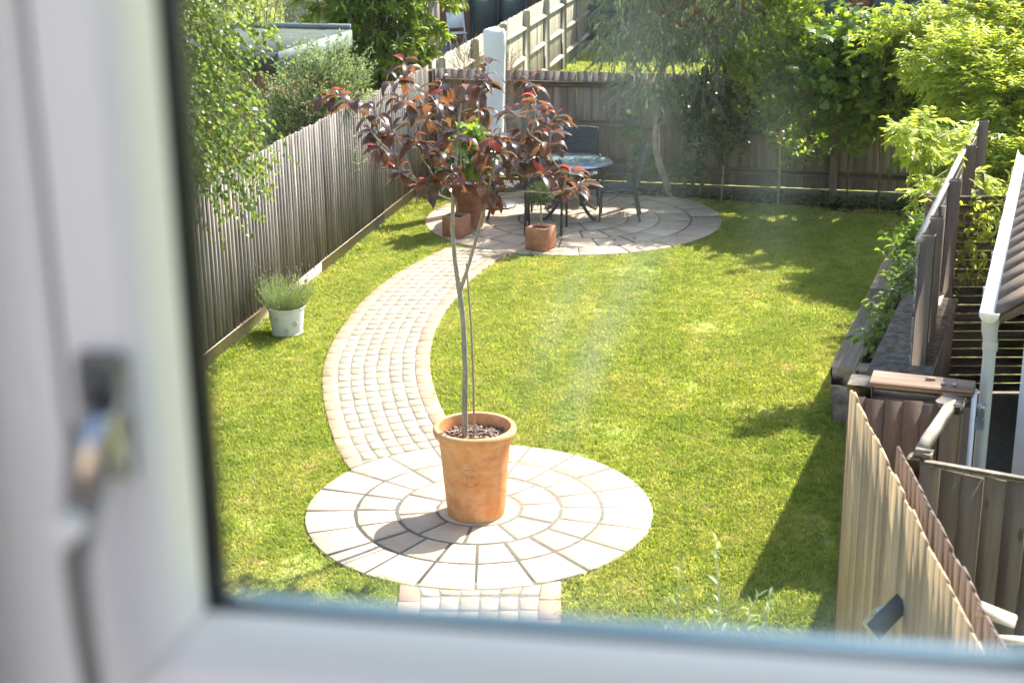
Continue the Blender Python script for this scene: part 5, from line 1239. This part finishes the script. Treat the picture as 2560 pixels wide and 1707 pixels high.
fo = Plant('silvery_shrub', 'blurred pale silvery leaved shoots rising below the window ledge', 'shrub', (.78, 5.0, 0))
fo.limb([(.78, 5.0, 0), (.77, 5.0, .8), (.76, 5.0, 1.55)], [.025, .018, .010], 8)
b = np.array([(.62, 5.0, 1.55), (.70, 5.02, 1.5), (.78, 4.98, 1.6), (.80, 5.0, 1.55), (.86, 5.0, 1.5), (.92, 5.02, 1.45), (.55, 5.0, 1.45), (.74, 5.05, 1.45)])
P = grow(b, np.array((0, 0, 1.0)) + rng.normal(0, .1, (8, 3)), np.array([.56, .40, .46, .60, .46, .48, .46, .42]), 6, -.02, .05); fo.shoots(P, .005, .002, 5)
for q in b: fo.limb([(.76, 5.0, 1.2), (np.array((.76, 5.0, 1.2)) + q) / 2 + (0, 0, .03), q], [.008, .006, .005], 5)
lp, ld = along(P, 16); fo.leaf(lp, side_dirs(ld, .75), nrm_up(len(lp), .5), rng.uniform(.045, .07, len(lp)), rng.uniform(.014, .02, len(lp)), LEAF8); fo.done('leaf_fore', 'stem_pale')

# low cover in the soil bed
gc_n = 900; t = rng.random(gc_n); gx = 1.5 + t * 4.6; gy = 21.45 - .2575 * (gx - 1.33) - rng.uniform(.0, .65, gc_n) * (.4 + .5 * t)
V, F, A_ = leaves(np.stack([gx, gy, rng.uniform(.02, .12, gc_n)], 1), rng.normal(0, 1, (gc_n, 3)) * (1, 1, .3) + (0, 0, .3), nrm_up(gc_n, .5), rng.uniform(.05, .11, gc_n), rng.uniform(.03, .06, gc_n), LEAF8)
gcv = link('ground_cover', mesh_np('ground_cover', V, F, 'leaf_laurel', True, A_)); tag(gcv, 'low dark ground cover leaves in the soil bed along the end fence', 'ground cover', kind='stuff')
# fallen leaves on the far patio
nfl = 70; a = rng.uniform(0, 6.283, nfl); r_ = FRAD * np.sqrt(rng.random(nfl))
V, F, A_ = leaves(np.stack([FC[0] + r_ * np.cos(a), FC[1] + r_ * np.sin(a), np.full(nfl, .03)], 1), rng.normal(0, 1, (nfl, 3)) * (1, 1, .1), nrm_up(nfl, .2), rng.uniform(.04, .08, nfl), rng.uniform(.015, .03, nfl), LEAF8)
tag(link('fallen_leaves', mesh_np('fallen_leaves', V, F, 'leaf_rust', True, A_)), 'scattered dry leaves lying on the far patio', 'fallen leaves', kind='stuff')

# ------------------------------------------------------------------ grass
def clump(seed):
    r = np.random.default_rng(seed); V = []; F = []
    for k in range(16):
        a = r.uniform(0, 6.283); rr = .045 * math.sqrt(r.random()); b = np.array((rr * math.cos(a), rr * math.sin(a), 0)); h_ = r.uniform(.014, .034); w_ = r.uniform(.0026, .0048)
        la_ = r.uniform(0, 6.283); ln_ = r.uniform(.2, 1.1) * h_; d = np.array((math.cos(la_), math.sin(la_), 0)); s_ = np.array((-d[1], d[0], 0)) * w_
        i = len(V); V += [b - s_, b + s_, b + d * ln_ * .4 + (0, 0, h_ * .65) + s_ * .8, b + d * ln_ * .4 + (0, 0, h_ * .65) - s_ * .8, b + d * ln_ + (0, 0, h_)]; F += [(i, i + 1, i + 2, i + 3), (i + 3, i + 2, i + 4)]
    return MB().add(V, F).me('grass_clump', 'grass')
gcol = bpy.data.collections.new('grass_clumps')
for k in range(8):
    o = bpy.data.objects.new('grass_clump', clump(k)); gcol.objects.link(o)
def grass_field(name, pts, scale, label):
    me = bpy.data.meshes.new(name); me.vertices.add(len(pts)); me.vertices.foreach_set('co', np.asarray(pts, np.float32).ravel())
    a = me.attributes.new('sc', 'FLOAT', 'POINT'); a.data.foreach_set('value', np.asarray(scale, np.float32))
    a = me.attributes.new('rz', 'FLOAT', 'POINT'); a.data.foreach_set('value', rng.uniform(0, 6.283, len(pts)).astype(np.float32)); me.update()
    o = link(name, me); tag(o, label, 'grass', kind='stuff')
    ng = bpy.data.node_groups.new(name, 'GeometryNodeTree'); ng.interface.new_socket('Geometry', in_out='INPUT', socket_type='NodeSocketGeometry'); ng.interface.new_socket('Geometry', in_out='OUTPUT', socket_type='NodeSocketGeometry')
    gi = ng.nodes.new('NodeGroupInput'); go = ng.nodes.new('NodeGroupOutput'); ip = ng.nodes.new('GeometryNodeInstanceOnPoints'); ci = ng.nodes.new('GeometryNodeCollectionInfo'); ci.inputs['Collection'].default_value = gcol; ci.inputs['Separate Children'].default_value = True; ci.inputs['Reset Children'].default_value = True
    ip.inputs['Pick Instance'].default_value = True
    m2p = ng.nodes.new('GeometryNodeMeshToPoints')
    s_ = ng.nodes.new('GeometryNodeInputNamedAttribute'); s_.data_type = 'FLOAT'; s_.inputs[0].default_value = 'sc'
    z_ = ng.nodes.new('GeometryNodeInputNamedAttribute'); z_.data_type = 'FLOAT'; z_.inputs[0].default_value = 'rz'
    cx_ = ng.nodes.new('ShaderNodeCombineXYZ'); L_ = ng.links.new
    L_(gi.outputs[0], m2p.inputs[0]); L_(m2p.outputs[0], ip.inputs['Points']); L_(ci.outputs[0], ip.inputs['Instance']); L_(s_.outputs[0], ip.inputs['Scale']); L_(z_.outputs[0], cx_.inputs[2]); L_(cx_.outputs[0], ip.inputs['Rotation']); L_(ip.outputs[0], go.inputs[0])
    md_ = o.modifiers.new('scatter', 'NODES'); md_.node_group = ng; return o
def dist_line(pts, L):
    d = np.full(len(pts), 9.0)
    for a, b in zip(L[:-1], L[1:]):
        ab = b - a; t = np.clip(((pts - a) @ ab) / (ab @ ab), 0, 1); d = np.minimum(d, np.linalg.norm(pts - (a + t[:, None] * ab), axis=1))
    return d
NG = 135000
q = np.stack([rng.uniform(-4.2, 5.8, NG), 7.6 + 13.8 * rng.random(NG) ** 1.12], 1)
cen = (pl + pr) / 2; halfw = np.linalg.norm(pr - pl, axis=1).mean() / 2
keep = (np.hypot(*(q - NC).T) > NRAD + .002) & (np.hypot(*(q - FC).T) > FRAD + .002) & (dist_line(q, cen[::3]) > halfw - .005)
c2 = (p2l + p2r) / 2; keep &= ~((np.abs(q[:, 0] - np.interp(q[:, 1], c2[::-1, 1], c2[::-1, 0])) < .535) & (q[:, 1] < 9.1))
rel = q - CORNER; keep &= (rel[:, 0] * UL[1] - rel[:, 1] * UL[0]) > .05            # lawn side of the featheredge fence
keep &= q[:, 1] < 21.4 - .2575 * (q[:, 0] - 1.33) - .15 * (q[:, 0] > 1.2) - np.clip(q[:, 0] - 2.5, 0, 2) * .14
pd = np.array((cb, sb_)); relp = q - (2.714, 11.95); keep &= ~(((relp @ pd) > -.02) & ((relp @ np.array((-sb_, cb))) < .015)) 
keep &= ~((q[:, 1] < 11.95) & (q[:, 0] > 2.42 + (q[:, 1] - 9.2) * .40)) & ~((q[:, 1] < 7.9) & (q[:, 0] > 1.85)) & (np.abs(q[:, 0]) < .40 * q[:, 1] + .6)
# worn spots where the grass is thin
def vnoise(p, s, seed):
    r = np.random.default_rng(seed); g_ = r.random((64, 64)); x = p * s; i = np.floor(x).astype(int); f = x - i; f = f * f * (3 - 2 * f)
    def G_(a, b): return g_[a % 64, b % 64]
    return (G_(i[:, 0], i[:, 1]) * (1 - f[:, 0]) + G_(i[:, 0] + 1, i[:, 1]) * f[:, 0]) * (1 - f[:, 1]) + (G_(i[:, 0], i[:, 1] + 1) * (1 - f[:, 0]) + G_(i[:, 0] + 1, i[:, 1] + 1) * f[:, 0]) * f[:, 1]
vn_ = .6 * vnoise(q, 1.3, 1) + .4 * vnoise(q, 4.1, 2)
keep &= rng.random(NG) < np.clip(1.25 - 1.9 * np.clip(vn_ - .52, 0, 1) * 1.6, .25, 1)
q = q[keep]; vn_ = vn_[keep]; q0 = q
scl = rng.uniform(.75, 1.2, len(q)) * (1.12 - .45 * np.clip(vn_ - .4, 0, .5))
dl = (q - CORNER) @ np.array((UL[1], -UL[0])); scl *= np.where(dl < .16, 1.7, 1)
grass_field('lawn_grass', np.c_[q, np.full(len(q), -.002)], scl, 'short sunlit lawn grass between the fences, paths and patios')
NB = 9000; q = np.stack([rng.uniform(-1.0, 8.5, NB), rng.uniform(30, 38.6, NB)], 1); q = q[(q[:, 0] > -1.2 + .05 + (q[:, 1] - 22.2) * math.tan(nf_dir) + .1)]
grass_field('neighbour_grass', np.c_[q, np.full(len(q), -.03)], rng.uniform(1.6, 3.0, len(q)), 'longer grass of the neighbouring lawn beyond the end fence')
# broad leaved weeds in the turf
wq = q0[rng.choice(len(q0), 26, False)]; nW = 8; b = np.repeat(np.c_[wq, np.full(len(wq), .012)], nW, 0); a = rng.uniform(0, 6.283, len(b))
V, F, A_ = leaves(b, np.stack([np.cos(a), np.sin(a), np.full(len(b), .35)], 1), nrm_up(len(b), .2), rng.uniform(.03, .06, len(b)), rng.uniform(.012, .024, len(b)), LEAF8)
tag(link('lawn_weeds', mesh_np('lawn_weeds', V, F, 'leaf_apple', True, A_)), 'scattered broad leaved weeds in the lawn grass', 'weeds', kind='stuff')
# tufts growing in the paving joints
nt_ = 45; a = rng.uniform(math.pi * 1.05, math.pi * 1.98, nt_); r_ = NRAD + rng.normal(0, .018, nt_); qt = np.stack([NC[0] + r_ * np.cos(a), NC[1] + r_ * np.sin(a)], 1)
i = rng.integers(0, len(pl), 30); qt = np.concatenate([qt, pl[i] + rng.normal(0, .012, (30, 2)), pr[i] + rng.normal(0, .012, (30, 2))])
grass_field('joint_grass', np.c_[qt, np.full(len(qt), .004)], rng.uniform(.6, 1.2, len(qt)), 'small grass tufts along the edges of the paving')
